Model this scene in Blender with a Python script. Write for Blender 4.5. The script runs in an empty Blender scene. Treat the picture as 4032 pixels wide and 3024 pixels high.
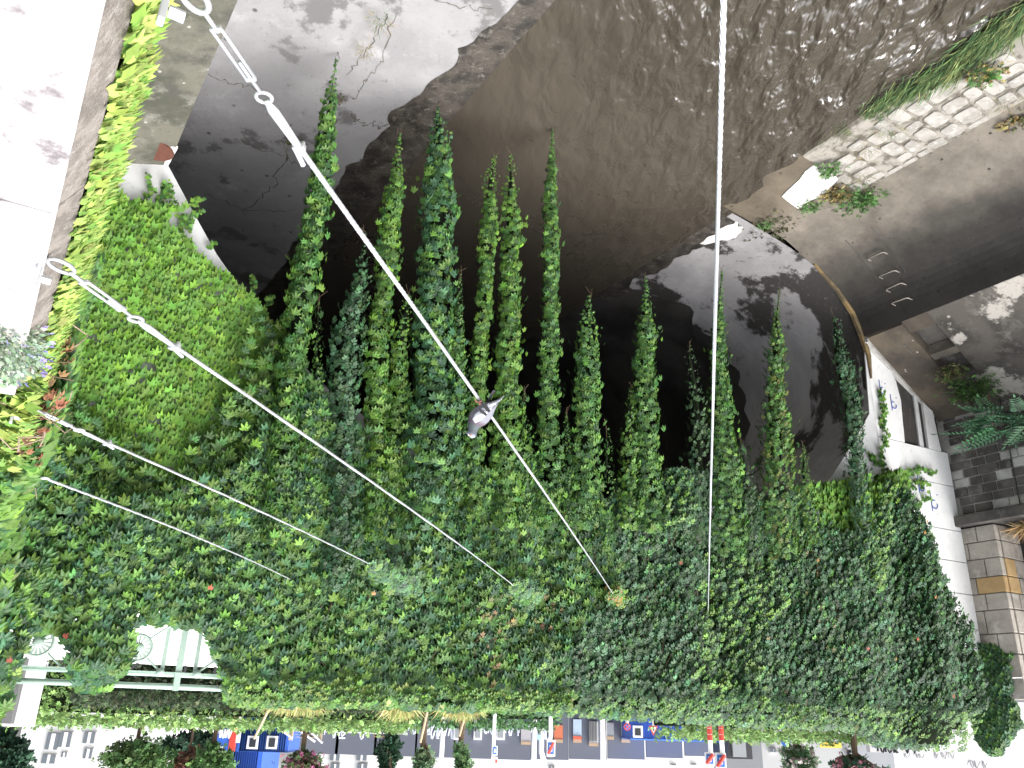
import bpy, math, random
import numpy as np
from mathutils import Vector, Matrix
random.seed(7); RNG = np.random.default_rng(11)
scene = bpy.context.scene
col = scene.collection

# ------------------------------------------------------------------ camera
FPX = 3261.0; PITCH = math.radians(22); ROLL = math.radians(1.7)
cP, sP, cR, sR = math.cos(PITCH), math.sin(PITCH), math.cos(ROLL), math.sin(ROLL)
RA = Vector((cR, sR*sP, sR*cP)); UA = Vector((-sR, cR*sP, cR*cP)); FA = Vector((0, cP, -sP))
cam = bpy.data.cameras.new("camera"); cam.sensor_width = 36; cam.lens = FPX/4032*36
cam.clip_start = 0.05; cam.clip_end = 2000
camo = bpy.data.objects.new("camera", cam); col.objects.link(camo)
# the phone was held upside down: the picture's right is the world's left
camo.matrix_world = Matrix(((-RA.x, -UA.x, -FA.x, 0), (-RA.y, -UA.y, -FA.y, 0), (-RA.z, -UA.z, -FA.z, 0), (0, 0, 0, 1)))
scene.camera = camo
# ------------------------------------------------------------------ sky, sun, exposure
world = bpy.data.worlds.new("World"); scene.world = world; world.use_nodes = True
wn = world.node_tree.nodes; wl = world.node_tree.links
SUN_EL, SUN_AZ = 60, -112
sky = wn.new("ShaderNodeTexSky"); sky.sky_type = 'NISHITA'; sky.sun_disc = False
sky.sun_elevation = math.radians(SUN_EL); sky.sun_rotation = math.radians(SUN_AZ % 360)
sky.air_density = 1.0; sky.dust_density = 5.0; sky.ozone_density = 1.0
hs = wn.new("ShaderNodeHueSaturation"); hs.inputs['Saturation'].default_value = 0.3
bg = wn['Background']; bg.inputs['Strength'].default_value = 0.15
wl.new(sky.outputs[0], hs.inputs['Color']); wl.new(hs.outputs[0], bg.inputs['Color'])
sl = bpy.data.lights.new("sun", 'SUN'); sl.energy = 1.0; sl.angle = math.radians(40); sl.color = (1, .985, .96)
so = bpy.data.objects.new("sun", sl); col.objects.link(so)
az, el = math.radians(SUN_AZ), math.radians(SUN_EL)
sdir = Vector((math.sin(az)*math.cos(el), math.cos(az)*math.cos(el), math.sin(el)))
so.rotation_euler = sdir.to_track_quat('Z', 'Y').to_euler(); so.location = sdir*60
scene.view_settings.view_transform = 'Standard'; scene.view_settings.look = 'None'
scene.view_settings.exposure = 1.7; scene.view_settings.gamma = 1
scene.render.engine = 'CYCLES'
try:
    scene.cycles.max_bounces = 8; scene.cycles.diffuse_bounces = 3; scene.cycles.transparent_max_bounces = 6
except Exception: pass

# ------------------------------------------------------------------ site geometry
N = np.array([.4512, .8924, 0.]); AX = np.array([-.8924, .4512, 0.]); DF = 10.2      # bridge face: normal away from camera, along, distance
DD = np.array([.53, .848, 0.]); MM = np.array([-.848, .53, 0.])                        # river: downstream, towards the far bank
def S(s, out, z): return N*(DF-out) + AX*s + np.array([0, 0, z])
def B(t, m, z): return DD*t + MM*m + np.array([0, 0, z])
def ray(x, y):
    r = 2016-x; u = y-1512
    r2 = r*cR-u*sR; u2 = r*sR+u*cR
    return np.array([r2, FPX*cP+u2*sP, u2*cP-FPX*sP])
def on_face(x, y, out=0.):
    d = ray(x, y); p = d*((DF-out)/np.dot(d, N)); return float(np.dot(p, AX)), float(p[2])
def at_z(x, y, z): d = ray(x, y); return d*(z/d[2])
def at_y(x, y, Y): d = ray(x, y); return d*(Y/d[1])
def at_r(x, y, R): d = ray(x, y); return d/np.linalg.norm(d)*R
RAn, UAn, FAn = np.array(RA), np.array(UA), np.array(FA)
def to_px(P):
    P = np.asarray(P, float); f = P@FAn
    return 2016-FPX*(P@RAn)/f, 1512+FPX*(P@UAn)/f
def in_poly(x, y, poly):
    inside = np.zeros(len(x), bool); n = len(poly)
    for i in range(n):
        x1, y1 = poly[i]; x2, y2 = poly[(i+1) % n]
        if y1 == y2: continue
        c = ((y1 > y) != (y2 > y)) & (x < (x2-x1)*(y-y1)/(y2-y1)+x1)
        inside ^= c
    return inside
def vnoise(a, b, seed=0, sc=1.0):
    # smooth value noise on two coordinates
    a = np.asarray(a)*sc+1000.3; b = np.asarray(b)*sc+1000.7
    ia = np.floor(a).astype(int); ib = np.floor(b).astype(int); fa = a-ia; fb = b-ib
    fa = fa*fa*(3-2*fa); fb = fb*fb*(3-2*fb)
    def h(i, j):
        v = np.sin(i*127.1+j*311.7+seed*74.7)*43758.5453
        return v-np.floor(v)
    return (h(ia, ib)*(1-fa)+h(ia+1, ib)*fa)*(1-fb)+(h(ia, ib+1)*(1-fa)+h(ia+1, ib+1)*fa)*fb

# ------------------------------------------------------------------ materials
def newmat(name):
    m = bpy.data.materials.new(name); m.use_nodes = True
    return m, m.node_tree.nodes, m.node_tree.links, m.node_tree.nodes['Principled BSDF']
def plain(name, c, rough=.6, metal=0., bump=0., bscale=30, var=.15, spec=.5):
    m, n, l, p = newmat(name)
    p.inputs['Roughness'].default_value = rough; p.inputs['Metallic'].default_value = metal
    p.inputs['Specular IOR Level'].default_value = spec
    geo = n.new('ShaderNodeNewGeometry')
    no = n.new('ShaderNodeTexNoise'); no.inputs['Scale'].default_value = bscale; no.inputs['Detail'].default_value = 6
    l.new(geo.outputs['Position'], no.inputs['Vector'])
    mx = n.new('ShaderNodeMix'); mx.data_type = 'RGBA'
    mx.inputs['A'].default_value = (*[v*(1-var) for v in c], 1); mx.inputs['B'].default_value = (*[min(1, v*(1+var)) for v in c], 1)
    l.new(no.outputs['Fac'], mx.inputs['Factor']); l.new(mx.outputs['Result'], p.inputs['Base Color'])
    if bump:
        b = n.new('ShaderNodeBump'); b.inputs['Strength'].default_value = bump; b.inputs['Distance'].default_value = .01
        l.new(no.outputs['Fac'], b.inputs['Height']); l.new(b.outputs[0], p.inputs['Normal'])
    return m
def rough_surface(name, base, dark, light=None, stain=None, scale=1.2, amt=(.4, .62), rough=.85, spots=0., streak=1., seed=0,
                  bump=.35, cracks=0., stain_amt=(.52, .66), stain_scale=.6, spot_col=None, fine=14., grad=None):
    """weathered mineral surface: cloudy tone, blotches, streaks running down, dark specks, cracks"""
    m, n, l, p = newmat(name); p.inputs['Roughness'].default_value = rough
    geo = n.new('ShaderNodeNewGeometry')
    mp = n.new('ShaderNodeMapping'); mp.inputs['Location'].default_value = (seed*3.1, seed*1.7, seed*.9)
    mp.inputs['Scale'].default_value = (1, 1, streak)
    l.new(geo.outputs['Position'], mp.inputs['Vector'])
    def noise(sc, det=8, rough_=.62, src=mp):
        t = n.new('ShaderNodeTexNoise'); t.inputs['Scale'].default_value = sc; t.inputs['Detail'].default_value = det
        t.inputs['Roughness'].default_value = rough_
        l.new(src.outputs[0], t.inputs['Vector']); return t.outputs['Fac']
    def ramp(src, a, b):
        r = n.new('ShaderNodeMapRange'); r.interpolation_type = 'SMOOTHSTEP'
        r.inputs['From Min'].default_value = a; r.inputs['From Max'].default_value = b
        l.new(src, r.inputs['Value']); return r.outputs['Result']
    def mix(fac, a, bcol):
        x = n.new('ShaderNodeMix'); x.data_type = 'RGBA'; l.new(fac, x.inputs['Factor'])
        if isinstance(a, tuple): x.inputs['A'].default_value = (*a, 1)
        else: l.new(a, x.inputs['A'])
        x.inputs['B'].default_value = (*bcol, 1); return x.outputs['Result']
    if grad:
        dt = n.new('ShaderNodeVectorMath'); dt.operation = 'DOT_PRODUCT'; dt.inputs[1].default_value = grad[0]; l.new(geo.outputs['Position'], dt.inputs[0])
        wb = n.new('ShaderNodeMath'); wb.operation = 'MULTIPLY_ADD'; wb.inputs[1].default_value = 1.5; l.new(noise(.9, 7, .65), wb.inputs[0]); l.new(dt.outputs['Value'], wb.inputs[2])
        sh = n.new('ShaderNodeMapRange'); sh.inputs['From Min'].default_value = grad[1]+.75; sh.inputs['From Max'].default_value = grad[2]+.75; l.new(wb.outputs[0], sh.inputs['Value'])
        rp = n.new('ShaderNodeValToRGB'); l.new(sh.outputs[0], rp.inputs[0])
        while len(rp.color_ramp.elements) < len(grad[3]): rp.color_ramp.elements.new(.5)
        for e, (pos, cc) in zip(rp.color_ramp.elements, grad[3]): e.position = (pos-grad[1])/(grad[2]-grad[1]); e.color = (*cc, 1)
        fz = n.new('ShaderNodeMapRange'); fz.inputs['From Min'].default_value = .3; fz.inputs['From Max'].default_value = .7; fz.inputs['To Min'].default_value = .6; fz.inputs['To Max'].default_value = 1.35
        l.new(noise(scale, 9, .68), fz.inputs['Value'])
        vs = n.new('ShaderNodeVectorMath'); vs.operation = 'SCALE'; l.new(rp.outputs[0], vs.inputs[0]); l.new(fz.outputs[0], vs.inputs['Scale']); c = vs.outputs[0]
    else: c = mix(ramp(noise(scale), *amt), base, dark)
    if light: c = mix(ramp(noise(scale*2.3, 10, .7), .52, .7), c, light)
    if stain: c = mix(ramp(noise(stain_scale, 9, .66), *stain_amt), c, stain)
    fn = noise(fine, 5, .7, mp)
    c = mix(ramp(fn, .55, .85), c, tuple(v*.45 for v in base))
    if spots:
        v = n.new('ShaderNodeTexVoronoi'); v.inputs['Scale'].default_value = spots; l.new(geo.outputs['Position'], v.inputs['Vector'])
        gate = n.new('ShaderNodeMath'); gate.operation = 'MULTIPLY'
        inv = n.new('ShaderNodeMapRange'); inv.inputs['From Min'].default_value = .15; inv.inputs['From Max'].default_value = .06
        l.new(v.outputs['Distance'], inv.inputs['Value'])
        sep = n.new('ShaderNodeSeparateColor'); l.new(v.outputs['Color'], sep.inputs[0])
        l.new(inv.outputs[0], gate.inputs[0]); l.new(ramp(sep.outputs[0], .62, .7), gate.inputs[1])
        c = mix(gate.outputs[0], c, spot_col or tuple(v_*.12 for v_ in base))
    hgt = fn
    if cracks:
        w = n.new('ShaderNodeTexNoise'); w.inputs['Scale'].default_value = 2.2; w.inputs['Detail'].default_value = 6
        l.new(geo.outputs['Position'], w.inputs['Vector'])
        wa = n.new('ShaderNodeVectorMath'); wa.operation = 'MULTIPLY_ADD'
        wa.inputs[1].default_value = (.5, .5, .5); l.new(w.outputs['Color'], wa.inputs[0]); l.new(geo.outputs['Position'], wa.inputs[2])
        v = n.new('ShaderNodeTexVoronoi'); v.feature = 'DISTANCE_TO_EDGE'; v.inputs['Scale'].default_value = cracks
        l.new(wa.outputs[0], v.inputs['Vector'])
        r = n.new('ShaderNodeMapRange'); r.inputs['From Min'].default_value = .016; r.inputs['From Max'].default_value = .003
        l.new(v.outputs['Distance'], r.inputs['Value'])
        g = n.new('ShaderNodeMath'); g.operation = 'MULTIPLY'; l.new(r.outputs[0], g.inputs[0]); l.new(ramp(noise(.9, 3), .42, .6), g.inputs[1])
        c = mix(g.outputs[0], c, (.03, .028, .025))
    l.new(c, p.inputs['Base Color'])
    b = n.new('ShaderNodeBump'); b.inputs['Strength'].default_value = bump; b.inputs['Distance'].default_value = .02
    l.new(hgt, b.inputs['Height']); l.new(b.outputs[0], p.inputs['Normal'])
    return m
def leafmat(name, rough=.5, trans=.3, spec=.45):
    m, n, l, p = newmat(name)
    at = n.new('ShaderNodeAttribute'); at.attribute_name = 'Col'
    geo = n.new('ShaderNodeNewGeometry'); no = n.new('ShaderNodeTexNoise'); no.inputs['Scale'].default_value = 45
    l.new(geo.outputs['Position'], no.inputs['Vector'])
    mr = n.new('ShaderNodeMapRange'); mr.inputs['To Min'].default_value = .72; mr.inputs['To Max'].default_value = 1.28
    l.new(no.outputs['Fac'], mr.inputs['Value'])
    sc = n.new('ShaderNodeVectorMath'); sc.operation = 'SCALE'; l.new(at.outputs['Color'], sc.inputs[0]); l.new(mr.outputs[0], sc.inputs['Scale'])
    l.new(sc.outputs[0], p.inputs['Base Color']); p.inputs['Roughness'].default_value = rough
    p.inputs['Specular IOR Level'].default_value = spec
    tr = n.new('ShaderNodeBsdfTranslucent'); l.new(sc.outputs[0], tr.inputs['Color'])
    ms = n.new('ShaderNodeMixShader'); ms.inputs[0].default_value = trans
    l.new(p.outputs[0], ms.inputs[1]); l.new(tr.outputs[0], ms.inputs[2])
    l.new(ms.outputs[0], n['Material Output'].inputs['Surface']); return m
def watermat():
    m, n, l, p = newmat('river_water')
    geo = n.new('ShaderNodeNewGeometry')
    no0 = n.new('ShaderNodeTexNoise'); no0.inputs['Scale'].default_value = .35; no0.inputs['Detail'].default_value = 5
    l.new(geo.outputs['Position'], no0.inputs['Vector'])
    cr = n.new('ShaderNodeMix'); cr.data_type = 'RGBA'; cr.inputs['A'].default_value = (.038, .032, .025, 1); cr.inputs['B'].default_value = (.085, .074, .058, 1)
    l.new(no0.outputs['Fac'], cr.inputs['Factor']); l.new(cr.outputs['Result'], p.inputs['Base Color'])
    p.inputs['Roughness'].default_value = .2; p.inputs['IOR'].default_value = 1.9
    mp = n.new('ShaderNodeMapping'); mp.inputs['Rotation'].default_value = (0, 0, math.radians(-32)); mp.inputs['Scale'].default_value = (1.5, .75, 1)
    l.new(geo.outputs['Position'], mp.inputs['Vector'])
    a = n.new('ShaderNodeTexNoise'); a.inputs['Scale'].default_value = 1.8; a.inputs['Detail'].default_value = 3; a.inputs['Roughness'].default_value = .45; a.inputs['Distortion'].default_value = .25
    l.new(mp.outputs[0], a.inputs['Vector'])
    # the current is livelier upstream of the bridge and on the far side
    dt = n.new('ShaderNodeVectorMath'); dt.operation = 'DOT_PRODUCT'; dt.inputs[1].default_value = (.53*-1+-.848*.55, .848*-1+.53*.55, 0)
    l.new(geo.outputs['Position'], dt.inputs[0])
    mr = n.new('ShaderNodeMapRange'); mr.inputs['From Min'].default_value = -8; mr.inputs['From Max'].default_value = 1.5
    mr.inputs['To Min'].default_value = .05; mr.inputs['To Max'].default_value = 1.0
    l.new(dt.outputs['Value'], mr.inputs['Value'])
    b = n.new('ShaderNodeBump'); b.inputs['Distance'].default_value = .46
    l.new(mr.outputs[0], b.inputs['Strength']); l.new(a.outputs['Fac'], b.inputs['Height']); l.new(b.outputs[0], p.inputs['Normal'])
    return m

M = {}
M['leaf'] = leafmat('vine_leaf'); M['dull_leaf'] = leafmat('dull_leaf', .6, .2, .25); M['dry'] = leafmat('dry_plant', .8, .15, .1)
M['under'] = plain('leaf_gap_shade', (.012, .018, .009), .95, var=.5, bscale=25, spec=.1)  # near-black: shade between leaves and twigs put into the colour
M['stem'] = plain('vine_stem', (.09, .06, .035), .85, bump=.3)
M['white_wall'] = rough_surface('white_plaster', (.78, .78, .77), (.66, .66, .65), scale=.8, rough=.9, bump=.12, spots=0)
M['white_soiled'] = rough_surface('white_plaster_grimy', (.62, .63, .63), (.5, .5, .5), scale=.9, rough=.9, bump=.15)
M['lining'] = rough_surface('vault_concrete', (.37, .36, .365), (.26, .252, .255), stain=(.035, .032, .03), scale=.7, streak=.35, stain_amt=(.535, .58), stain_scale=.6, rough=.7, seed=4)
M['lining_dark'] = rough_surface('dark_vault_concrete', (.06, .056, .053), (.025, .023, .022), scale=.8, streak=.4, rough=.5, seed=2)  # deep vault ring, much darker than the mouth ring
M['bed'] = rough_surface('bed_concrete', (.275, .271, .277), (.215, .211, .217), light=(.325, .32, .325), stain=(.13, .125, .125), scale=.55, amt=(.4, .65), stain_scale=.8, stain_amt=(.56, .62), spots=3.2, rough=.8, seed=1, spot_col=(.07, .065, .06))
M['wet'] = rough_surface('wet_gravelly_concrete', (.075, .066, .056), (.03, .027, .024), light=(.15, .14, .125), scale=3.5, rough=.35, seed=5, fine=30, bump=.8)
M['moss'] = rough_surface('mossy_concrete', (.12, .115, .092), (.055, .057, .042), light=(.19, .185, .16), stain=(.06, .057, .05), scale=1.6, stain_scale=1.9, streak=.7, rough=.95, spots=6, spot_col=(.34, .34, .31), seed=3, bump=.7)
M['apron'] = rough_surface('apron_concrete', (.165, .145, .12), (.1, .087, .07), light=(.23, .21, .18), stain=(.07, .055, .038), scale=1.1, stain_scale=.7, rough=.85, spots=4, seed=6)
M['apron_pale'] = rough_surface('pale_apron_concrete', (.27, .255, .225), (.19, .178, .155), scale=1.3, rough=.9, spots=5, seed=8)
M['apron_dark'] = rough_surface('damp_apron_concrete', (.09, .078, .062), (.05, .043, .034), light=(.14, .125, .105), stain=(.03, .027, .022), scale=1.0, stain_scale=.7, rough=.8, spots=5, spot_col=(.04, .035, .03), seed=6)
M['bank'] = rough_surface('graded_bank_concrete', (.1, .09, .08), (.05, .045, .04), scale=1.6, rough=.8, spots=4.5, seed=6, bump=.4, grad=((-.848, .53, 0), 10.2, 13.9, [(10.3, (.085, .068, .047)), (11.2, (.12, .098, .07)), (11.8, (.17, .15, .122)), (12.6, (.15, .132, .108)), (13.0, (.075, .067, .056)), (13.35, (.038, .034, .029)), (13.85, (.026, .024, .021))]))
M['quay'] = rough_surface('stained_quay_concrete', (.05, .046, .04), (.026, .024, .021), light=(.1, .095, .088), stain=(.12, .085, .04), scale=1.0, stain_scale=.5, stain_amt=(.55, .72), streak=.5, rough=.75, spots=5, spot_col=(.14, .12, .1), seed=7)
M['lichen'] = rough_surface('lichened_slope', (.085, .076, .066), (.04, .036, .031), light=(.14, .13, .115), stain=(.4, .375, .335), scale=1.5, stain_scale=.75, stain_amt=(.55, .6), rough=.95, spots=4, spot_col=(.42, .39, .35), seed=9, bump=.8)
M['beam'] = rough_surface('brown_concrete', (.105, .085, .06), (.055, .045, .035), stain=(.03, .028, .025), scale=1.3, stain_scale=.8, rough=.9, spots=6, spot_col=(.4, .37, .33), seed=10)
M['brick'] = rough_surface('sooty_stone_block', (.1, .092, .082), (.05, .046, .042), light=(.19, .18, .165), scale=1.6, rough=.95, seed=11, bump=.7)
M['mortar'] = rough_surface('pale_mortar', (.42, .41, .385), (.27, .262, .245), scale=2.2, rough=.95, seed=12)
M['ashlar'] = rough_surface('ashlar_stone', (.4, .365, .315), (.3, .27, .235), light=(.5, .47, .43), stain=(.2, .185, .165), scale=1.8, stain_scale=1.1, rough=.95, seed=13, bump=.6)
M['ashlar_tan'] = rough_surface('tan_sandstone', (.45, .31, .15), (.36, .24, .11), scale=2., rough=.95, seed=14)
M['cobble'] = rough_surface('pale_setts', (.33, .315, .29), (.22, .21, .19), light=(.42, .405, .38), scale=3., rough=.9, seed=15, bump=.5)
M['joint'] = rough_surface('sett_joint_mortar', (.27, .25, .22), (.09, .08, .062), scale=5., rough=.95, seed=16)
M['slab'] = rough_surface('bleached_slab', (.74, .73, .7), (.66, .65, .62), scale=2., rough=.9, seed=17, bump=.1)
M['silt'] = rough_surface('silted_concrete', (.1, .08, .056), (.055, .043, .028), light=(.17, .14, .105), scale=1.2, rough=.6, seed=18)
M['coping'] = rough_surface('bleached_coping_stone', (.46, .445, .44), (.33, .315, .31), stain=(.13, .115, .12), scale=3, stain_scale=5.5, stain_amt=(.52, .66), rough=.9, seed=19)
M['coping_side'] = rough_surface('gritty_coping_side', (.3, .265, .235), (.19, .165, .145), light=(.4, .37, .34), scale=14, rough=.95, seed=20, fine=60, bump=1.)
M['steel'] = plain('galvanised_steel', (.46, .47, .49), .45, .5, var=.12, bscale=60)
M['rung'] = plain('rusty_steel_rung', (.3, .27, .24), .55, .3, var=.3, bscale=60)
M['green_iron'] = plain('pale_green_painted_iron', (.33, .44, .37), .5, var=.15, bscale=20)
M['rust'] = plain('rust_brown', (.1, .036, .022), .9, bump=.4, var=.4, bscale=20)
M['rust_panel'] = plain('rust_brown_panel', (.085, .03, .025), .8, var=.12, bscale=3)
M['paving'] = plain('pale_paving', (.62, .61, .6), .9, var=.08, bscale=4)
M['asphalt'] = plain('asphalt', (.055, .055, .058), .9, var=.2, bscale=40)
M['water'] = watermat()
def flat(name, c, rough=.6, **k):
    if name not in M: M[name] = plain(name, c, rough, **k)
    return M[name]

# ------------------------------------------------------------------ mesh building
class MB:
    def __init__(self): self.v = []; self.f = []
    def quad(self, *p):
        i = len(self.v); self.v += [tuple(q) for q in p]; self.f.append(tuple(range(i, i+len(p)))); return self
    def box(self, c, ax, ay, az):
        """centre and three half-axis vectors"""
        c, ax, ay, az = (np.asarray(q, float) for q in (c, ax, ay, az))
        if np.dot(np.cross(ax, ay), az) < 0: ax = -ax
        i = len(self.v)
        for k in (-1, 1):
            for j in (-1, 1):
                for h in (-1, 1): self.v.append(tuple(c+ax*h+ay*j+az*k))
        for f in ((0, 2, 3, 1), (4, 5, 7, 6), (0, 1, 5, 4), (2, 6, 7, 3), (0, 4, 6, 2), (1, 3, 7, 5)): self.f.append(tuple(i+q for q in f))
        return self
    def prism(self, pts, off):
        """extrude a planar outline by off"""
        n = len(pts); i = len(self.v); off = np.asarray(off, float)
        self.v += [tuple(p) for p in pts]+[tuple(np.asarray(p)+off) for p in pts]
        self.f.append(tuple(range(i, i+n))[::-1]); self.f.append(tuple(range(i+n, i+2*n)))
        for k in range(n): self.f.append((i+k, i+(k+1) % n, i+n+(k+1) % n, i+n+k))
        return self
    def tube(self, pts, r, seg=8, cap=True):
        pts = [np.asarray(p, float) for p in pts]; n = len(pts)
        rr = r if hasattr(r, '__len__') else [r]*n
        base = len(self.v); up = None
        for k in range(n):
            d = pts[min(k+1, n-1)]-pts[max(k-1, 0)]; d = d/(np.linalg.norm(d)+1e-12)
            if up is None:
                up = np.cross(d, [0, 0, 1.]); 
                if np.linalg.norm(up) < 1e-3: up = np.cross(d, [1., 0, 0])
            up = up-d*np.dot(up, d); up /= np.linalg.norm(up)+1e-12; sd = np.cross(d, up)
            for j in range(seg):
                a = 2*math.pi*j/seg; self.v.append(tuple(pts[k]+(up*math.cos(a)+sd*math.sin(a))*rr[k]))
        for k in range(n-1):
            for j in range(seg):
                a, b = base+k*seg+j, base+k*seg+(j+1) % seg; self.f.append((a, b, b+seg, a+seg))
        if cap: self.f.append(tuple(range(base, base+seg))[::-1]); self.f.append(tuple(range(base+(n-1)*seg, base+n*seg)))
        return self
    def loft(self, rings):
        base = len(self.v); s = len(rings[0])
        for r in rings: self.v += [tuple(p) for p in r]
        for k in range(len(rings)-1):
            for j in range(s):
                a, b = base+k*s+j, base+k*s+(j+1) % s; self.f.append((a, b, b+s, a+s))
        self.f.append(tuple(range(base, base+s))[::-1]); self.f.append(tuple(range(base+(len(rings)-1)*s, base+len(rings)*s)))
        return self
    def ball(self, c, r, sx=1, sy=1, sz=1, n=10, m=6):
        rings = []
        for k in range(m+1):
            ph = math.pi*(k+.02)/(m+.04); rings.append([(c[0]+r*sx*math.sin(ph)*math.cos(2*math.pi*j/n), c[1]+r*sy*math.sin(ph)*math.sin(2*math.pi*j/n), c[2]-r*sz*math.cos(ph)) for j in range(n)])
        return self.loft(rings)
    def build(self, name, mat, parent=None, smooth=False, bevel=0):
        o0 = np.zeros(3) if parent is None else np.array(wloc(parent))
        me = bpy.data.meshes.new(name); me.from_pydata([tuple(np.asarray(p)-o0) for p in self.v], [], self.f)
        me.materials.append(mat)
        if smooth: me.polygons.foreach_set('use_smooth', [True]*len(me.polygons))
        me.update(); o = bpy.data.objects.new(name, me); col.objects.link(o)
        if parent is not None: o.parent = parent
        if bevel:
            b = o.modifiers.new('bevel', 'BEVEL'); b.width = bevel; b.segments = 2; b.limit_method = 'ANGLE'
        return o
def wloc(o):
    p = Vector((0, 0, 0))
    while o is not None: p = p+o.location; o = o.parent
    return p
def tag(o, label=None, cat=None, group=None, kind=None):
    if label: o['label'] = label
    if cat: o['category'] = cat
    if group: o['group'] = group
    if kind: o['kind'] = kind
    return o
def thing(name, loc, label, cat, group=None):
    o = bpy.data.objects.new(name, None); o.empty_display_size = .2; col.objects.link(o); o.location = tuple(loc)
    return tag(o, label, cat, group)
def text(name, s, origin, xdir, ydir, size, mat, parent, thick=.004):
    cu = bpy.data.curves.new(name, 'FONT'); cu.body = s; cu.size = size; cu.extrude = thick
    tmp = bpy.data.objects.new(name, cu); col.objects.link(tmp)
    me = bpy.data.meshes.new_from_object(tmp.evaluated_get(bpy.context.evaluated_depsgraph_get()))
    bpy.data.objects.remove(tmp); me.name = name
    x = np.asarray(xdir, float); x /= np.linalg.norm(x); y = np.asarray(ydir, float); y /= np.linalg.norm(y); z = np.cross(x, y)
    o0 = np.array(wloc(parent)) if parent else np.zeros(3); og = np.asarray(origin, float)-o0
    me.transform(Matrix(((x[0], y[0], z[0], og[0]), (x[1], y[1], z[1], og[1]), (x[2], y[2], z[2], og[2]), (0, 0, 0, 1))))
    me.materials.clear(); me.materials.append(mat)
    o = bpy.data.objects.new(name, me); col.objects.link(o); o.parent = parent; return o

# ------------------------------------------------------------------ leaves
def t_leaflet(L, w, ang, ox=0, oy=0, fold=.10, droop=.16):
    ca, sa = math.cos(ang), math.sin(ang)
    P = [(0, 0, 0), (-w*.42, .3, fold*.8), (0, .33, 0), (w*.42, .3, fold*.8), (-w*.40, .66, fold*.5), (0, .68, -droop*.35), (w*.40, .66, fold*.5), (0, 1, -droop)]
    v = [((x*ca+y*sa)*L+ox, (-x*sa+y*ca)*L+oy, z*L) for x, y, z in P]
    f = [(0, 2, 1), (0, 3, 2), (1, 2, 5), (1, 5, 4), (2, 3, 6), (2, 6, 5), (4, 5, 7), (5, 6, 7)]
    return v, f
def join(parts):
    v, f = [], []
    for pv, pf in parts:
        i = len(v); v += pv; f += [tuple(q+i for q in t) for t in pf]
    return np.array(v, float), np.array(f, int)
PALM = join([t_leaflet(l, .42, math.radians(a)) for a, l in ((-78, .62), (-38, .88), (0, 1.), (38, .88), (78, .62))])
def _ivy():
    o = [(0, 0, 0), (-.3, -.08, .02), (-.48, .2, .03), (-.5, .72, -.08), (-.2, .56, .07), (0, 1.2, -.2), (.2, .56, .07), (.5, .72, -.08), (.48, .2, .03), (.3, -.08, .02)]
    v = [(0, .36, .0)]+o; f = [(0, (i+1) % 10+1, i+1) for i in range(10)]
    return np.array(v, float), np.array(f, int)
IVY = _ivy()
SPRIG = join([t_leaflet(.55, .62, math.radians(a), ox, oy) for a, ox, oy in ((-60, 0, 0), (55, 0, .12), (-35, 0, .35), (40, 0, .45), (0, 0, .55))])
OVAL = join([t_leaflet(1., .62, 0)])
BLADE = (np.array([(-.03, 0, 0), (.03, 0, 0), (-.022, .5, .03), (.022, .5, .03), (0, 1, -.12)]), np.array([(0, 1, 3), (0, 3, 2), (2, 3, 4)]))
def _pinnate(n=8):
    parts = [([(-.008, 0, 0), (.008, 0, 0), (.004, 1, -.12), (-.004, 1, -.12)], [(0, 1, 2), (0, 2, 3)])]
    for k in range(n):
        y = .18+.8*k/n; l = .26*(1-.45*(k/n))
        for sgn in (-1, 1):
            pv, pf = t_leaflet(l, .34, sgn*math.radians(68), 0, 0); parts.append(([(x, yy+y, z-.12*y*y) for x, yy, z in pv], pf))
    parts.append(([(x, yy+.97, z-.12) for x, yy, z in t_leaflet(.2, .34, 0)[0]], t_leaflet(.2, .34, 0)[1]))
    return join(parts)
PINNATE = _pinnate()
def nrm(a): return a/(np.linalg.norm(a, axis=-1, keepdims=True)+1e-12)
def palette(n, cols, jit=.22):
    cols = np.array(cols); c = cols[RNG.integers(0, len(cols), n)]
    return np.clip(c*np.exp(RNG.normal(0, jit, (n, 1)))*np.exp(RNG.normal(0, .06, (n, 3))), 0, .9)
def leaf_frames(Y, Z):
    Y = nrm(Y); Z = nrm(Z-Y*np.sum(Y*Z, axis=1, keepdims=True)); X = np.cross(Y, Z); return X, Y, Z
def raw_mesh(name, V, T, C, mat):
    me = bpy.data.meshes.new(name); nv, nt = len(V), len(T)
    me.vertices.add(nv); me.vertices.foreach_set('co', np.ascontiguousarray(V, np.float32).ravel())
    me.loops.add(nt*3); me.loops.foreach_set('vertex_index', np.ascontiguousarray(T, np.int32).ravel())
    me.polygons.add(nt); me.polygons.foreach_set('loop_start', np.arange(0, nt*3, 3, dtype=np.int32))
    try: me.polygons.foreach_set('loop_total', np.full(nt, 3, np.int32))
    except Exception: pass
    ca = me.color_attributes.new('Col', 'FLOAT_COLOR', 'POINT')
    ca.data.foreach_set('color', np.concatenate([C, np.ones((nv, 1))], 1).astype(np.float32).ravel())
    me.materials.append(mat); me.update(calc_edges=True); me.validate(); return me
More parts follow.
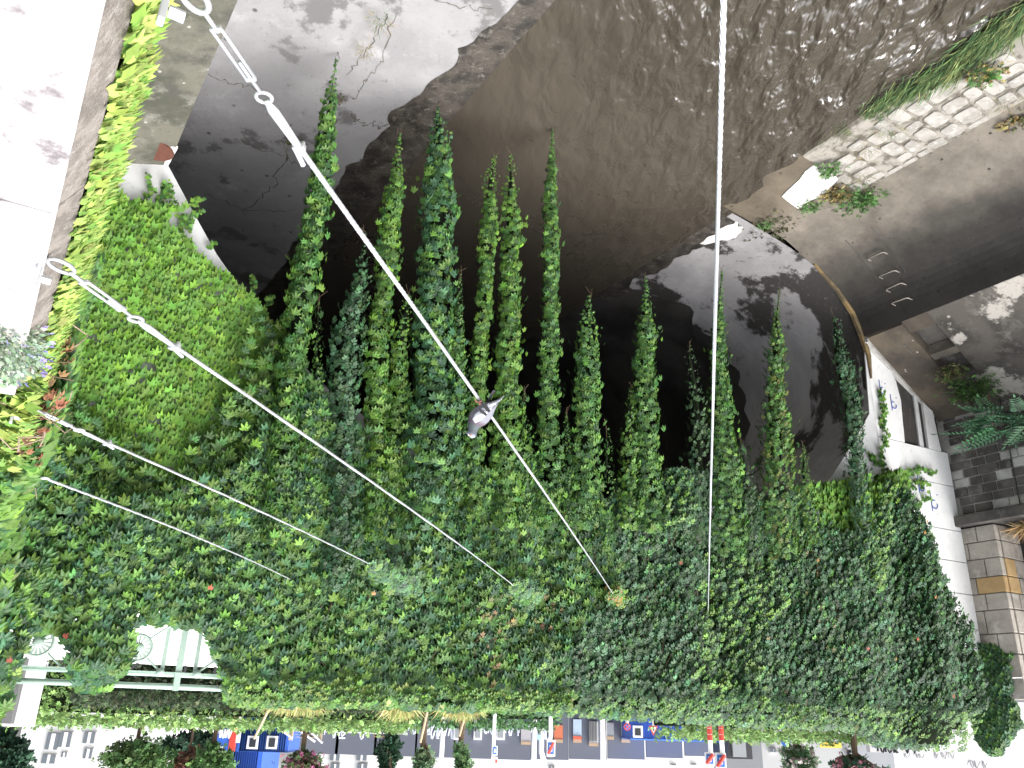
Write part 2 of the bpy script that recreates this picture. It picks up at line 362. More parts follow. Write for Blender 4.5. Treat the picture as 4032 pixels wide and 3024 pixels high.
def foliage(name, tpl, P, Y, Z, size, C, mat, parent=None, kind='stuff'):
    tv, tf = tpl; X, Y, Z = leaf_frames(Y, Z); n = len(P); k = len(tv); size = np.asarray(size).reshape(-1, 1, 1)
    V = P[:, None, :]+size*(tv[None, :, 0:1]*X[:, None]+tv[None, :, 1:2]*Y[:, None]+tv[None, :, 2:3]*Z[:, None])
    if parent is not None: V = V-np.array(wloc(parent))
    T = (tf[None]+(np.arange(n)*k)[:, None, None]).reshape(-1, 3)
    me = raw_mesh(name, V.reshape(-1, 3), T, np.repeat(C, k, 0), mat)
    o = bpy.data.objects.new(name, me); col.objects.link(o)
    if parent is not None: o.parent = parent
    if kind: o['kind'] = kind
    return o
_var = {}
def leaf_variants(key, tpl, cols, mat, n=14):
    if key not in _var:
        cs = palette(n, cols); out = []
        for i in range(n):
            tv = tpl[0].copy(); tv[:, 2] *= random.uniform(.6, 1.7); tv[:, 0] *= random.uniform(.85, 1.12)
            out.append(raw_mesh('leaf', tv, tpl[1], np.repeat(cs[i:i+1], len(tv), 0), mat))
        _var[key] = out
    return _var[key]
def vine(root, key, tpl, P, Y, Z, size, cols, mat, single=0, jit=.22):
    """the leaves that show largest become single leaf objects, the rest one joined part"""
    n = len(P); size = np.broadcast_to(np.asarray(size, float), (n,)).copy()
    dist = np.linalg.norm(P, axis=1); px, py = to_px(P); vis = (px > 0) & (px < 4032) & (py > 0) & (py < 3024)
    score = np.where(vis, size/dist, 0)
    score = score*RNG.uniform(.75, 1.25, n)
    pick = np.zeros(n, bool)
    if single: pick[np.argsort(-score)[:single]] = True
    if (~pick).any(): foliage('foliage', tpl, P[~pick], Y[~pick], Z[~pick], size[~pick], palette(int((~pick).sum()), cols, jit), mat, root)
    if pick.any():
        vs = leaf_variants(key, tpl, cols, mat); X_, Y_, Z_ = leaf_frames(Y[pick], Z[pick]); o0 = np.array(wloc(root))
        for p, x, y, z, s in zip(P[pick]-o0, X_, Y_, Z_, size[pick]):
            o = bpy.data.objects.new('leaf', random.choice(vs)); o.parent = root
            o.matrix_local = Matrix(((x[0]*s, y[0]*s, z[0]*s, p[0]), (x[1]*s, y[1]*s, z[1]*s, p[1]), (x[2]*s, y[2]*s, z[2]*s, p[2]), (0, 0, 0, 1)))
            col.objects.link(o)
def hang(n, outward, lean=(.25, .75), side=.45):
    """leaf axes hanging down and leaning off a surface; blades look outward and up"""
    th = RNG.uniform(*lean, n)[:, None]; dn = np.array([0, 0, -1.])
    sd = nrm(np.cross(outward, [0, 0, 1.])); k = RNG.normal(0, side, (n, 1))
    Y = nrm(dn*np.cos(th)+outward*np.sin(th)+sd*k*.7)
    Z = nrm(outward*np.cos(th)+np.array([0, 0, 1.])*np.sin(th)+RNG.normal(0, .22, (n, 3)))
    return Y, Z
GREEN = [(.068, .165, .034), (.052, .138, .034), (.088, .195, .038), (.115, .225, .04), (.036, .098, .028)]
BLUEGREEN = [(.04, .115, .052), (.052, .14, .064), (.035, .09, .04), (.066, .16, .07)]
LIME = [(.10, .2, .025), (.12, .23, .03), (.08, .17, .025), (.09, .19, .03)]
YELLOW = [(.24, .34, .07), (.3, .38, .1), (.18, .29, .06), (.26, .33, .09), (.13, .24, .05)]
DARKG = [(.026, .06, .024), (.036, .078, .028), (.05, .105, .035), (.062, .125, .05), (.04, .085, .042)]
AUTUMN = [(.3, .06, .03), (.28, .13, .04), (.3, .22, .05)]

# ================================================================== SETTING
W = -9.15
def structure(o): o['kind'] = 'structure'; return o
mb = MB()
nt, nm = 60, 24
structure(MB().quad(B(-40, .5, W), B(45, .5, W), B(45, 14.5, W), B(-40, 14.5, W)).build('river', M['water']))
# right-hand river bed, dry concrete sloping under the water; wavy water line
structure(MB().quad(B(-40, .5, -8.98), B(-40, 7.5, -9.26), B(40, 7.5, -9.26), B(40, .5, -8.98)).build('river_bed', M['bed']))
def shore(pts, w0, w1, name, z, mat):
    m_ = MB()
    for i in range(len(pts)-1):
        for k in range(8):
            pass
    return m_
SH = [(-12, 4.5), (-4, 4.6), (2, 4.55), (7.4, 4.6), (8.4, 4.45), (9.3, 4.25), (10.5, 4.15), (12.5, 4.1), (14.5, 4.15), (22, 4.2), (38, 4.2)]
mw = MB(); ts = np.linspace(-12, 38, 420); ms = np.interp(ts, [p[0] for p in SH], [p[1] for p in SH])+(vnoise(ts, ts*0, 3, 2.2)-.5)*.28+(vnoise(ts, ts*0, 8, 7)-.5)*.12
for i in range(len(ts)-1):
    def zz(m): return -8.98-(m-.5)/7*.28+.006
    mw.quad(B(ts[i], ms[i]-.1, zz(ms[i]-.1)), B(ts[i], ms[i]+1.2, zz(ms[i]+1.2)), B(ts[i+1], ms[i+1]+1.2, zz(ms[i+1]+1.2)), B(ts[i+1], ms[i+1]-.1, zz(ms[i+1]-.1)))
structure(mw.build('wet_margin', M['wet']))

# far-bank apron, silted toe, pale apron further up the bank
def strip(name, pts, t0, t1, mat, n=1, wob=0):
    m_ = MB()
    n_ = max(2, int((t1-t0)/.12)) if t0 > 0 else 2
    tt_ = np.linspace(t0, t1, n_+1)
    def q(t, p):
        k = (vnoise(t, p[0], 51, 1.7)-.5)*.07+(vnoise(t, p[0], 52, 5)-.5)*.03 if t0 > 0 and p[0] < 10.5 else 0
        return B(t, p[0], p[1]+k)
    for a, b in zip(pts[:-1], pts[1:]):
        for u, v in zip(tt_[:-1], tt_[1:]): m_.quad(q(u, a), q(v, a), q(v, b), q(u, b))
    return structure(m_.build(name, mat, smooth=True))
strip('silted_toe', [(9.6, -9.45), (10.3, -9.16), (10.9, -9.1), (11.45, -9.03)], 7.35, 9.2, M['bank'])
strip('sett_bed', [(10.1, -9.3), (10.4, -9.12), (11.0, -9.07), (11.9, -9.02)], 4.0, 7.35, M['joint'])
strip('pale_apron', [(10.1, -9.3), (10.45, -9.12), (11.0, -9.07), (12.0, -8.97), (12.37, -8.8)], -40, 4.0, M['apron_pale'])
strip('apron', [(11.9, -9.02), (12.15, -8.92), (12.37, -8.8)], 4.0, 7.35, M['bank'])
strip('apron', [(11.45, -9.03), (12.0, -8.94), (12.37, -8.8)], 7.35, 9.12, M['bank'])

# ground
structure(MB().quad(B(-60, -.62, -2.1), B(10.2, -.62, -2.1), B(10.2, -200, -2.1), B(-60, -200, -2.1)).build('pavement', M['paving']))
structure(MB().quad(S(-300, -.4, -1.32), S(-300, -600, -1.32), S(400, -600, -1.32), S(400, -.4, -1.32)).build('street', M['asphalt']))
structure(MB().quad(S(-60, -.42, -1.31), S(-60, -9.2, -1.31), S(60, -9.2, -1.31), S(60, -.42, -1.31)).build('bridge_pavement', M['paving']))
structure(MB().quad(B(-60, 19.2, -1.34), B(9.1, 19.2, -1.34), B(9.1, 300, -1.34), B(-60, 300, -1.34)).build('far_bank_street', M['asphalt']))

# ------------------------------------------------------------------ arch bridge (covered river)
arch = [(1.54, -4.65), (2.3, -4.05), (3.5, -3.4), (5, -2.95), (6.5, -2.8), (8, -2.95), (9.5, -3.2), (10.6, -3.5), (11.39, -3.9), (12.33, -4.96), (12.98, -5.75), (13.04, -6.62)]
archR = [(-.02, -6.64), (.43, -6.0), (.79, -5.5), (1.15, -5.12)]
profile = [(-.02, -9.3), (-.02, -7.9)]+archR+arch+[(13.0, -7.26), (12.80, -7.75), (12.47, -8.16), (12.05, -8.5), (11.51, -8.76), (10.6, -9.0), (9.9, -9.14), (8.8, -9.3), (7.9, -9.4)]
def smooth_poly(pts, k=2):
    p = np.array(pts, float)
    for _ in range(k):
        q = [p[0]]
        for a, b in zip(p[:-1], p[1:]): q += [a*.75+b*.25, a*.25+b*.75]
        q.append(p[-1]); p = np.array(q)
    return p
prof = np.vstack([[(-.02, -9.3), (-.02, -7.9), (-.02, -6.64)], smooth_poly(archR[1:]+arch+profile[-9:])])
bridge = thing('arch_bridge', S(7, 0, -9), 'low concrete arch bridge, its white face buried in creeper, spanning the brown river', 'bridge')
def lining(name, u0, u1, mat, eps=0.):
    m_ = MB(); k = 6; us = np.linspace(u0, u1, k)
    for i in range(len(prof)-1):
        for j in range(k-1):
            a, b = prof[i], prof[i+1]
            def wv(p, u): return S(p[0], 0, p[1])+DD*(u+(.55*(vnoise(p[0]*1.3, p[1]*1.7, 5)-.5)+.25*(vnoise(p[0]*5, p[1]*6, 6)-.5) if abs(u-3.25) < .01 else 0))
            P = [wv(a, us[j]), wv(b, us[j]), wv(b, us[j+1]), wv(a, us[j+1])]
            m_.quad(*P)
    return m_.build(name, mat, bridge, smooth=True)
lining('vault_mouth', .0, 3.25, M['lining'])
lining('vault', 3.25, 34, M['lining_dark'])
m_ = MB(); tv = np.linspace(9.4, 13.4, 70); pw = lambda m: float(np.interp((m-.92)/.995, [8.8, 9.9, 10.6, 11.51, 12.1], [-9.3, -9.14, -9.0, -8.76, -8.5]))+.008
mi = 10.98+.3*(vnoise(tv, tv*0, 31, 1.6)-.5)+.16*(vnoise(tv, tv*0, 32, 6)-.5)
for i in range(len(tv)-1): m_.quad(B(tv[i], 10.3, pw(10.3)), B(tv[i+1], 10.3, pw(10.3)), B(tv[i+1], mi[i+1], pw(mi[i+1])), B(tv[i], mi[i], pw(mi[i])))
m_.build('wet_edge', M['wet'], bridge)
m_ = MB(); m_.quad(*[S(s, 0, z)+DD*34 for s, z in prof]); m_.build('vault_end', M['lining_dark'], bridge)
# face: columns from the arch curve up to the deck edge, right part and hidden backing
top_z = -1.35
def zarch(s):
    if s <= -.02: return -6.9
    if s >= 13.04: return -7.35
    pts = archR+arch; return float(np.interp(s, [p[0] for p in pts], [p[1] for p in pts]))
m_ = MB(); ss = list(np.linspace(-.95, 13.04, 90))
for a, b in zip(ss[:-1], ss[1:]):
    m_.quad(S(a, 0, zarch(a)), S(b, 0, zarch(b)), S(b, 0, top_z), S(a, 0, top_z))
    m_.quad(S(a, 0, zarch(a)), S(a, -.02, zarch(a)), S(b, -.02, zarch(b)), S(b, 0, zarch(b)))
m_.build('white_face', M['white_soiled'], bridge)
m_ = MB(); m_.box(S(14.2, -.36, -4.3), AX*1.25, N*.05, (0, 0, 3.0)); m_.build('face_backing', M['quay'], bridge)
m_ = MB(); m_.box(S(7, -.22, -1.33), AX*8.2, N*.2, (0, 0, .03)); m_.build('deck_edge', M['paving'], bridge)
# white panels at the far end, joints recessed between them
joints = [-5.2, -4.5, -3.6, -3.0, -2.4, -1.76, -1.36]
for i in range(len(joints)-1):
    z0, z1 = joints[i]+.008, joints[i+1]-.008; pts = []
    m_ = MB(); m_.prism([S(13.02, 0, z0), S(15.02-.0, 0, z0), S(15.02, 0, z1), S(13.02, 0, z1)], N*.28)
    m_.build('panel', M['white_wall'], bridge)
cur = [(13.02, -7.25), (13.3, -7.1), (13.62, -6.85), (13.8, -6.5), (13.86, -6.1), (13.82, -5.7), (13.78, -5.208), (13.02, -5.208)]
MB().prism([S(s, 0, z) for s, z in cur], N*.28).build('panel', M['white_wall'], bridge)
MB().prism([S(14.30, -.02, -6.3), S(14.40, -.02, -6.25), S(14.36, -.02, -5.21), S(14.24, -.02, -5.21)], N*.1).build('bar', M['white_soiled'], bridge)
MB().prism([S(14.52, 0, -6.2), S(14.78, 0, -6.05), S(14.84, 0, -5.208), S(14.47, 0, -5.208)], N*.28).build('panel', M['white_wall'], bridge)
MB().box(S(13.9, -.1, -6.35), AX*.9, N*.05, (0, 0, 1.1)).build('niche_back', M['quay'], bridge)
# stained edge strip where the quay, vault and white face meet
edge = [(13.08, -7.3), (13.1, -6.9), (13.09, -6.4), (13.06, -5.9)]
m_ = MB(); m_.tube([S(s-.03, .015, z) for s, z in [(11.9, -8.62), (12.45, -8.2), (12.82, -7.75), (13.0, -7.3)]+edge[1:3]], [.03, .05, .06, .07, .06, .02], 6)
m_.build('stained_lip', rough_surface('ochre_stained_lip', (.2, .14, .06), (.09, .07, .04), scale=4, seed=31), bridge)
# small blue scrawls
def scrawl(name, strokes, mat, parent, w=.018):
    m_ = MB()
    for st in strokes: m_.tube(st, w, 5)
    return m_.build(name, mat, parent)
blue = flat('blue_marker', (.1, .14, .4), .7)
for (s, z, sc) in ((13.35, -6.2, .2), (13.62, -5.95, .2), (14.05, -4.35, .22), (14.35, -4.05, .24)):
    a = np.linspace(-.3, 2*math.pi*.8, 14)
    st = [S(s+.35*sc*math.cos(q), .004, z+.35*sc*math.sin(q)) for q in a]
    scrawl('blue_scrawl', [st, [S(s-.3*sc, .004, z-1.1*sc), S(s-.35*sc, .004, z+.6*sc)], [S(s+.5*sc, .004, z-.9*sc), S(s+.52*sc, .004, z-.82*sc)]], blue, bridge, .011)

# ------------------------------------------------------------------ near bank wall and coping
wallR = thing('bank_wall', B(4, .4, -9), 'mossy concrete bank wall and footing below the white coping, dropping to the river bed', 'wall')
m_ = MB(); tt = np.linspace(-14, 10.2, 40)
for a, b in zip(tt[:-1], tt[1:]):
    zs = [(-.03, -1.2), (-.02, -3), (-.01, -5), (.0, -6.38), (.45, -6.5), (.91, -6.64)]
    for p, q in zip(zs[:-1], zs[1:]): m_.quad(B(a, *p), B(b, *p), B(b, *q), B(a, *q))
    m_.quad(B(a, .91, -6.64), B(b, .91, -6.64), B(b, .9, -9.3), B(a, .9, -9.3))
m_.build('mossy_face', M['moss'], wallR)
# pale ledge between wall foot and bridge face, with litter on it
m_ = MB(); m_.prism([B(9.72, .08, -6.62), B(10.32, .08, -6.62), B(10.26, .9, -6.66), B(9.70, .93, -6.66)], (0, 0, .035)); m_.build('ledge', M['white_soiled'], wallR)
rl = MB()
pts = [(9.62+.5*(.5+.5*math.cos(a))*(.8+.3*vnoise(a, 0, 5)), .62+.3*math.sin(a)) for a in np.linspace(0, 2*math.pi, 16)[:-1]]
rl.prism([B(t, m, -6.63+.02) for t, m in pts], (0, 0, .03))
tag(rl.build('leaf_litter', M['rust']), 'rust brown heap of dead leaves lying on the pale ledge below the ivy', 'leaf litter')
cop = thing('coping', B(2, -.3, -1.2), 'sun bleached blotchy stone coping along the near bank wall', 'coping')
for k in range(5):
    t0 = -3.2+k*1.75
    if t0 > 3.4: break
    t1 = min(t0+1.742, 3.55)
    m_ = MB(); m_.prism([B(t0, -.035, -1.1), B(t1, -.035, -1.1), B(t1, -.62, -1.09), B(t0, -.62, -1.09)], (0, 0, -.02)); m_.build('slab', M['coping'], cop)
    m_ = MB(); m_.prism([B(t0, -.04, -1.118), B(t1, -.04, -1.118), B(t1, .008, -1.2), B(t0, .008, -1.2), ], N*0+MM*-.5); m_.build('slab_side', M['coping_side'], cop)

# ------------------------------------------------------------------ far bank: quay wall, rungs, slope, brick wall, pier
quay = thing('quay_wall', B(6, 13.5, -9), 'dark stained concave quay wall with a few rusty rungs on the far bank', 'wall')
qp = smooth_poly([(12.37, -8.8), (12.91, -8.54), (13.33, -8.2), (13.66, -7.79), (13.82, -7.26)], 2)
te = lambda m: 10.16-.0903*(m-.92)/.995+.07
m_ = MB(); mlo = MB()
for a, b in zip(qp[:-1], qp[1:]):
    for k in range(8):
        ta, tb_ = np.linspace(-40, te(a[0]), 9), np.linspace(-40, te(b[0]), 9); (mlo if b[0] < 13.2 else m_).quad(B(ta[k], *a), B(ta[k+1], *a), B(tb_[k+1], *b), B(tb_[k], *b))
mlo.build('damp_foot', M['bank'], quay, smooth=True)
m_.quad(B(-40, 13.82, -7.26), B(8.9, 13.82, -7.26), B(8.9, 13.95, -7.26), B(-40, 13.95, -7.26))
m_.build('concave_face', M['bank'], quay, smooth=True)
for k, z in enumerate((-8.36, -8.06, -7.84, -7.56)):
    mf = float(np.interp(z, [-8.54, -8.2, -7.79, -7.26], [12.95, 13.33, 13.62, 13.8])); t0, t1 = 7.76, 8.1; dz = random.uniform(-.02, .02)
    MB().tube([B(t0, mf+.02, z), B(t0, mf-.1, z), B(t0+.03, mf-.13, z), B(t1-.03, mf-.13, z+dz), B(t1, mf-.1, z+dz), B(t1, mf+.02, z+dz)], .011, 6).build('rung', M['rung'], quay, smooth=True)
for t in (7.66, 8.22):
    MB().tube([B(t, float(np.interp(z, [-8.8, -8.54, -8.2, -7.79], [12.4, 12.91, 13.33, 13.64]))-.01, z) for z in np.linspace(-8.7, -8.0, 9)], .012, 5).build('conduit', M['quay'], quay)
sl_ = thing('embankment_slope', B(5, 14.8, -6.8), 'lichen spotted concrete slope above the dark quay wall', 'slope')
zt = lambda m: -7.26+(m-13.82)*.62
def slab(t0, t1, m0, m1, dz, name, mat, par, th=.2):
    MB().prism([B(t0, m0, zt(m0)+dz), B(t1, m0, zt(m0)+dz), B(t1, m1, zt(m1)+dz), B(t0, m1, zt(m1)+dz)], (0, 0, -th)).build(name, mat, par)
slab(-40, 7.58, 13.83, 15.95, 0., 'slope_face', M['lichen'], sl_)
slab(7.58, 8.1, 13.83, 14.1, -.01, 'pocket_edge', M['beam'], sl_)
slab(7.6, 8.1, 14.1, 14.62, -.22, 'pocket_floor', M['brick'], sl_)
slab(7.58, 8.1, 14.62, 14.75, -.01, 'pocket_edge', M['apron'], sl_)
slab(7.6, 8.1, 14.75, 15.2, -.2, 'pocket_floor', M['brick'], sl_)
slab(7.58, 8.1, 15.2, 15.95, -.03, 'slope_face', M['lichen'], sl_)
bm_ = thing('sloping_beam', B(8.5, 14.5, -6.7), 'brown concrete beam sloping up beside the white bridge end', 'beam')
slab(8.1, 8.9, 13.83, 15.95, .05, 'beam_top', M['beam'], bm_, .3)
slab(8.86, 8.99, 13.83, 15.75, .12, 'lip', M['mortar'], bm_, .3)
slab(8.32, 8.36, 14.2, 14.7, .056, 'slot', M['quay'], bm_, .01)
bw = thing('block_wall', B(5, 16, -5), 'sooty retaining wall of dark stone blocks with pale joints on the far bank', 'wall')
MB().box(B(-16, 16.1, -5.2), DD*24.95, MM*.16, (0, 0, 1.5)).build('mortar_bed', M['mortar'], bw)
z = -6.35; row = 0
brickmeshes = []
while z < -3.95:
    t = 8.9-random.uniform(0, .2); h = random.uniform(.155, .185)
    while t > 3.6:
        L = random.uniform(.24, .42)
        if random.random() < .96:
            c = B(t-L/2, 15.935, z+h/2); d = random.uniform(.012, .03)
            MB().box(c, DD*(L/2-.012), MM*d, (0, 0, h/2-.011)).build('block', M['brick'] if random.random() < .85 else M['ashlar'] if random.random() < .15 else M['mortar'], bw, bevel=.008)
        t -= L
    z += h+.002; row += 1
MB().box(B(-16, 15.97, -3.78), DD*24.95, MM*.25, (0, 0, .1)).build('ledge', M['brick'], bw, bevel=.02)
for t in (7.6, 6.9):
    MB().tube([B(t, 15.9, -6.2), B(t+.03, 15.9, -3.9)], .012, 5).build('cable', M['quay'], bw)
pier = thing('stone_pier', B(8.6, 16.2, -3.7), 'ashlar stone pier with a course of tan stone and black graffiti', 'pier')
MB().box(B(8.58, 16.3, -2.6), DD*.36, MM*.36, (0, 0, 1.06)).build('core', M['mortar'], pier)
zc = -3.66; course = 0
while zc < -.62:
    h = (.3, .32, .34, .3, .3, .42, .36, .4)[course % 8]; zt_ = min(zc+h, -.55)
    tan = course == 3
    # river face: two stones; camera face: two stones
    cut = (.55, .3, .62, .35, .5, .4, .6, .45)[course % 8]
    a0, a1 = 8.98, 8.16; mid = a0+(a1-a0)*cut; zmid = (zc+zt_)/2; hh = (zt_-zc)/2-.008
    cw = (.42, .6, .5, .55, .38, .6, .45, .5)[course % 8]
    for (u0, u1), tn in (((a0, mid), False), ((mid, a1), tan)):
        MB().box(B((u0+u1)/2, 15.93+.02, zmid), DD*(abs(u0-u1)/2-.008), MM*(.06+random.uniform(0, .012)), (0, 0, hh)).build('stone', M['ashlar_tan'] if tn else M['ashlar'], pier, bevel=.012)
    m0, m1 = 16.02, 16.7; mmid = m0+(m1-m0)*cw
    for (u0, u1), tn in (((m0, mmid), tan or course == 2), ((mmid, m1), False)):
        MB().box(B(8.16+.055, (u0+u1)/2, zmid), DD*(.06+random.uniform(0, .012)), MM*(abs(u0-u1)/2-.008), (0, 0, hh)).build('stone', M['ashlar_tan'] if tn else M['ashlar'], pier, bevel=.012)
    zc = zt_; course += 1
blk = flat('black_spray', (.02, .02, .022), .7)
o_ = B(8.14, 16.66, -1.62)
text('graffiti', 'VIPER', B(8.135, 16.68, -1.72), -MM, (0, 0, 1), .2, blk, pier)
text('graffiti', 'PUR', B(8.135, 16.62, -1.46), -MM, (0, 0, 1), .2, blk, pier)
fw = thing('far_bank_wall', B(4, 17, -3.6), 'pale grey stone wall with a rust brown panel beyond the stone pier', 'wall')
for zz0, zz1, mt in ((-3.68, -3.42, M['ashlar']), (-2.72, -2.3, M['ashlar']), (-2.28, -1.85, M['mortar']), (-1.83, -1.34, M['ashlar']), (-1.32, -.7, M['ashlar'])):
    t = 8.1
    while t > 2:
        L = random.uniform(.5, .9); MB().box(B(t-L/2, 16.9, (zz0+zz1)/2), DD*(L/2-.006), MM*.1, (0, 0, (zz1-zz0)/2-.005)).build('stone', mt, fw, bevel=.012); t -= L
MB().box(B(-12, 17.1, -2.3), DD*20, MM*.08, (0, 0, 1.35)).build('wall_core', M['mortar'], fw)
MB().box(B(6.2, 16.98, -3.05), DD*1.9, MM*.03, (0, 0, .33)).build('rust_panel', M['rust_panel'], fw)
MB().box(B(7.7, 16.78, -1.95), DD*.14, MM*.03, (0, 0, .16)).build('dark_opening', M['quay'], fw)
pur = flat('purple_spray', (.12, .09, .35), .7)
text('graffiti', 'VO!', B(7.9, 16.79, -1.05), -DD, (0, 0, 1), .4, pur, fw)

# pale slab and setts on the toe
def on_toe(x, y, pr, dz):
    zz_ = -9.05
    for _ in range(6): p = at_z(x, y, zz_); zz_ = pr(float(np.dot(p, MM)))+dz
    return at_z(x, y, zz_)
toe = lambda m: float(np.interp(m, [9.6, 10.3, 10.9, 11.45, 12.0], [-9.45, -9.16, -9.1, -9.03, -8.94]))
def ragged(o, j=5, k=5):
    out = []
    for a, b in zip(o, o[1:]+o[:1]):
        for f in np.linspace(0, 1, k, endpoint=False): out.append((a[0]+(b[0]-a[0])*f+random.gauss(0, j), a[1]+(b[1]-a[1])*f+random.gauss(0, j)))
    return out
sb = MB(); sb.prism([on_toe(x, y, toe, .022) for x, y in ragged([(3075, 775), (3120, 735), (3205, 655), (3262, 672), (3300, 706), (3232, 770), (3142, 820)], 3, 3)], (0, 0, -.025))
tag(sb.build('bleached_slab', M['slab']), 'clean white slab lying on the silty river edge', 'slab')
setts = thing('sett_strip', B(5.8, 11.2, -9.1), 'strip of worn pale stone setts set in mortar along the far water edge', 'paving')
t = 4.05; r_ = 0
while t < 7.3:
    w = random.uniform(.24, .42); m0 = 10.62+random.uniform(-.12, .18)+max(0, (t-6.3)*.28)
    while m0 < 11.82:
        L = min(random.uniform(.2, .5), 11.9-m0)
        if L > .13 and random.random() < .95:
            pts = []
            for q in range(9):
                a = 2*math.pi*q/9+.2; ex = lambda v: math.copysign(abs(v)**.4, v)
                pts.append((t+w/2+ex(math.cos(a))*(w/2-.014)*random.uniform(.86, 1.03), m0+L/2+ex(math.sin(a))*(L/2-.014)*random.uniform(.86, 1.03)))
            zb = float(np.interp(m0+L/2, [10.4, 11.0, 11.9], [-9.12, -9.07, -9.02])); dz = random.uniform(.006, .02)
            m_ = MB(); i = 9; ct = (np.mean([p[0] for p in pts]), np.mean([p[1] for p in pts]))
            rings = [[B(ct[0]+(p[0]-ct[0])*f, ct[1]+(p[1]-ct[1])*f, zb+h) for p in pts] for f, h in ((1, -.03), (1, dz*.6), (.9, dz))]
            m_.loft(rings).build('sett', M['cobble'], setts)
        m0 += L
    t += w
pb = [(2720, 958), (2760, 925), (2810, 905), (2850, 880), (2890, 872), (2925, 895), (2918, 922), (2880, 940), (2830, 950), (2770, 965)]
o = MB().prism([on_toe(x, y, lambda m: pw(m)-.008, .012) for x, y in ragged(pb, 4, 3)], (0, 0, -.02)).build('dry_patch', M['slab']); structure(o)

# ================================================================== VINES
rootY = {}
OUT = -N
def mat_out(s, z):
    return .14+.2*vnoise(s, z, 1, .8)+.14*vnoise(s, z, 2, 2.3)+.2*vnoise(np.asarray(s)*2.1, np.asarray(z)*.3, 14, 1.)
FR = [(-400, 1700), (200, 1750), (330, 1930), (500, 1990), (650, 1970), (800, 1900), (950, 1840), (1030, 1700), (1100, 1600), (1180, 1600), (1235, 1500), (1290, 1680), (1420, 1690), (1430, 1720), (1440, 1780), (1520, 1770), (1600, 1850), (1630, 1860), (1700, 1800), (1790, 1760), (1850, 1860), (1910, 1880), (1935, 1940), (1960, 1880), (2080, 1780), (2100, 1930), (2200, 1930), (2230, 1830), (2260, 1930), (2350, 1930), (2380, 2010), (2440, 1900), (2560, 1980), (2600, 1870), (2680, 1870), (2720, 1880), (2780, 1860), (2900, 1890), (2920, 1930), (2990, 2000), (3010, 1970), (3110, 1940), (3150, 1920), (3200, 2020), (3300, 2110), (3430, 2120), (3445, 1960), (3480, 1900), (3560, 1960)]
RT = [(3600, 2070), (3625, 2130), (3690, 2290), (3770, 2470), (3820, 2620), (3845, 2760), (3830, 2900), (3760, 2965), (3600, 2960), (3480, 2900)]
TP = [(3400, 2882), (3000, 2872), (2500, 2842), (2000, 2812), (1700, 2802), (1300, 2792), (1000, 2795), (920, 2785), (885, 2715), (850, 2620), (810, 2510), (700, 2478), (570, 2468), (505, 2480), (525, 2560), (500, 2640), (450, 2710), (380, 2742), (300, 2722), (275, 2650), (268, 2570), (220, 2500), (110, 2520), (80, 2600), (60, 2700), (30, 2790), (-50, 2860), (-400, 2900)]
MATPOLY = FR+RT+TP
def sample_face(n, poly, s0, s1, z0, z1, out0=.3):
    s = RNG.uniform(s0, s1, n); z = RNG.uniform(z0, z1, n); P = N*(DF-out0)+AX*s[:, None]; P[:, 2] = z
    x, y = to_px(P); k = in_poly(x, y, poly); return s[k], z[k], x[k], y[k]
def face_pts(s, z, out): P = N[None]*(DF-out)[:, None]+AX[None]*s[:, None]; P[:, 2] = z; return P
# creeper over the bridge: big-leaved near part, smaller-leaved far part
crp = thing('creeper', S(2.5, .3, -3.2), 'dense five leaved creeper smothering the near half of the bridge side and its railing', 'creeper')
crf = thing('creeper', S(10.5, .3, -3.4), 'dark fine leaved creeper covering the far half of the bridge side', 'creeper')
def underlay(root, poly, s0, s1, z0, z1, name='stem_shade_sheet', step=.12):  # dark sheet behind the leaves, coloured as the shade in their gaps
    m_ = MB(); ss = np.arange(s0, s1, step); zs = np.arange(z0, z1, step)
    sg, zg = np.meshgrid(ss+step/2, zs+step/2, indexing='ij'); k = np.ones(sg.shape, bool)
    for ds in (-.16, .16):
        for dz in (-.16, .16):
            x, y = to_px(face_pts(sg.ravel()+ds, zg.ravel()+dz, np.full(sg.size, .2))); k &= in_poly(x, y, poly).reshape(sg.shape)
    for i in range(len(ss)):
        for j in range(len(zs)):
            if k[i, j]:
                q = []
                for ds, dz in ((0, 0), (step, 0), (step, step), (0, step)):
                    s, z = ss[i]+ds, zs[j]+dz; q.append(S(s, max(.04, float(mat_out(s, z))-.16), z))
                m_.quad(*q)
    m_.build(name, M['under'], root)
s, z, x, y = sample_face(125000, MATPOLY, -1.2, 16, -7.5, .4)
split = 6.6+1.2*(vnoise(z, z*0, 4, 1.2)-.5)*2+.6*(vnoise(s, z, 9, 2)-.5)
def mat_part(root, k, tpl, key, size, cols, dens, single, jit, mat):
    idx = np.where(k)[0]; idx = idx[RNG.random(len(idx)) < dens]
    ss, zz = s[idx], z[idx]; o = mat_out(ss, zz)+RNG.uniform(-.12, .05, len(ss))
    tz = np.clip((zz+.35)/.45, 0, 1); o = o*(1-tz*.6)-tz*RNG.uniform(0, .7, len(ss))*.8   # rolls back over the rail
    P = face_pts(ss, zz, o); Y, Z = hang(len(ss), OUT)
    Z = nrm(Z+np.array([0, 0, 1.])*tz[:, None]*.8)
    vine(root, key, tpl, P, Y, Z, size*RNG.uniform(.7, 1.2, len(ss)), cols, mat, single, jit)
print('mat pts', len(s), (s < split).sum())
mat_part(crp, s < split, PALM, 'palm', .104, GREEN+LIME[:1]+BLUEGREEN[:2], 1., 290, .3, M['leaf'])
mat_part(crf, s >= split, SPRIG, 'sprig', .105, DARKG+BLUEGREEN+GREEN[:2], 1., 120, .32, M['leaf'])
underlay(crp, MATPOLY, -1.1, 6.6, -7, .2); underlay(crf, MATPOLY, 6.6, 15.6, -7, .2)
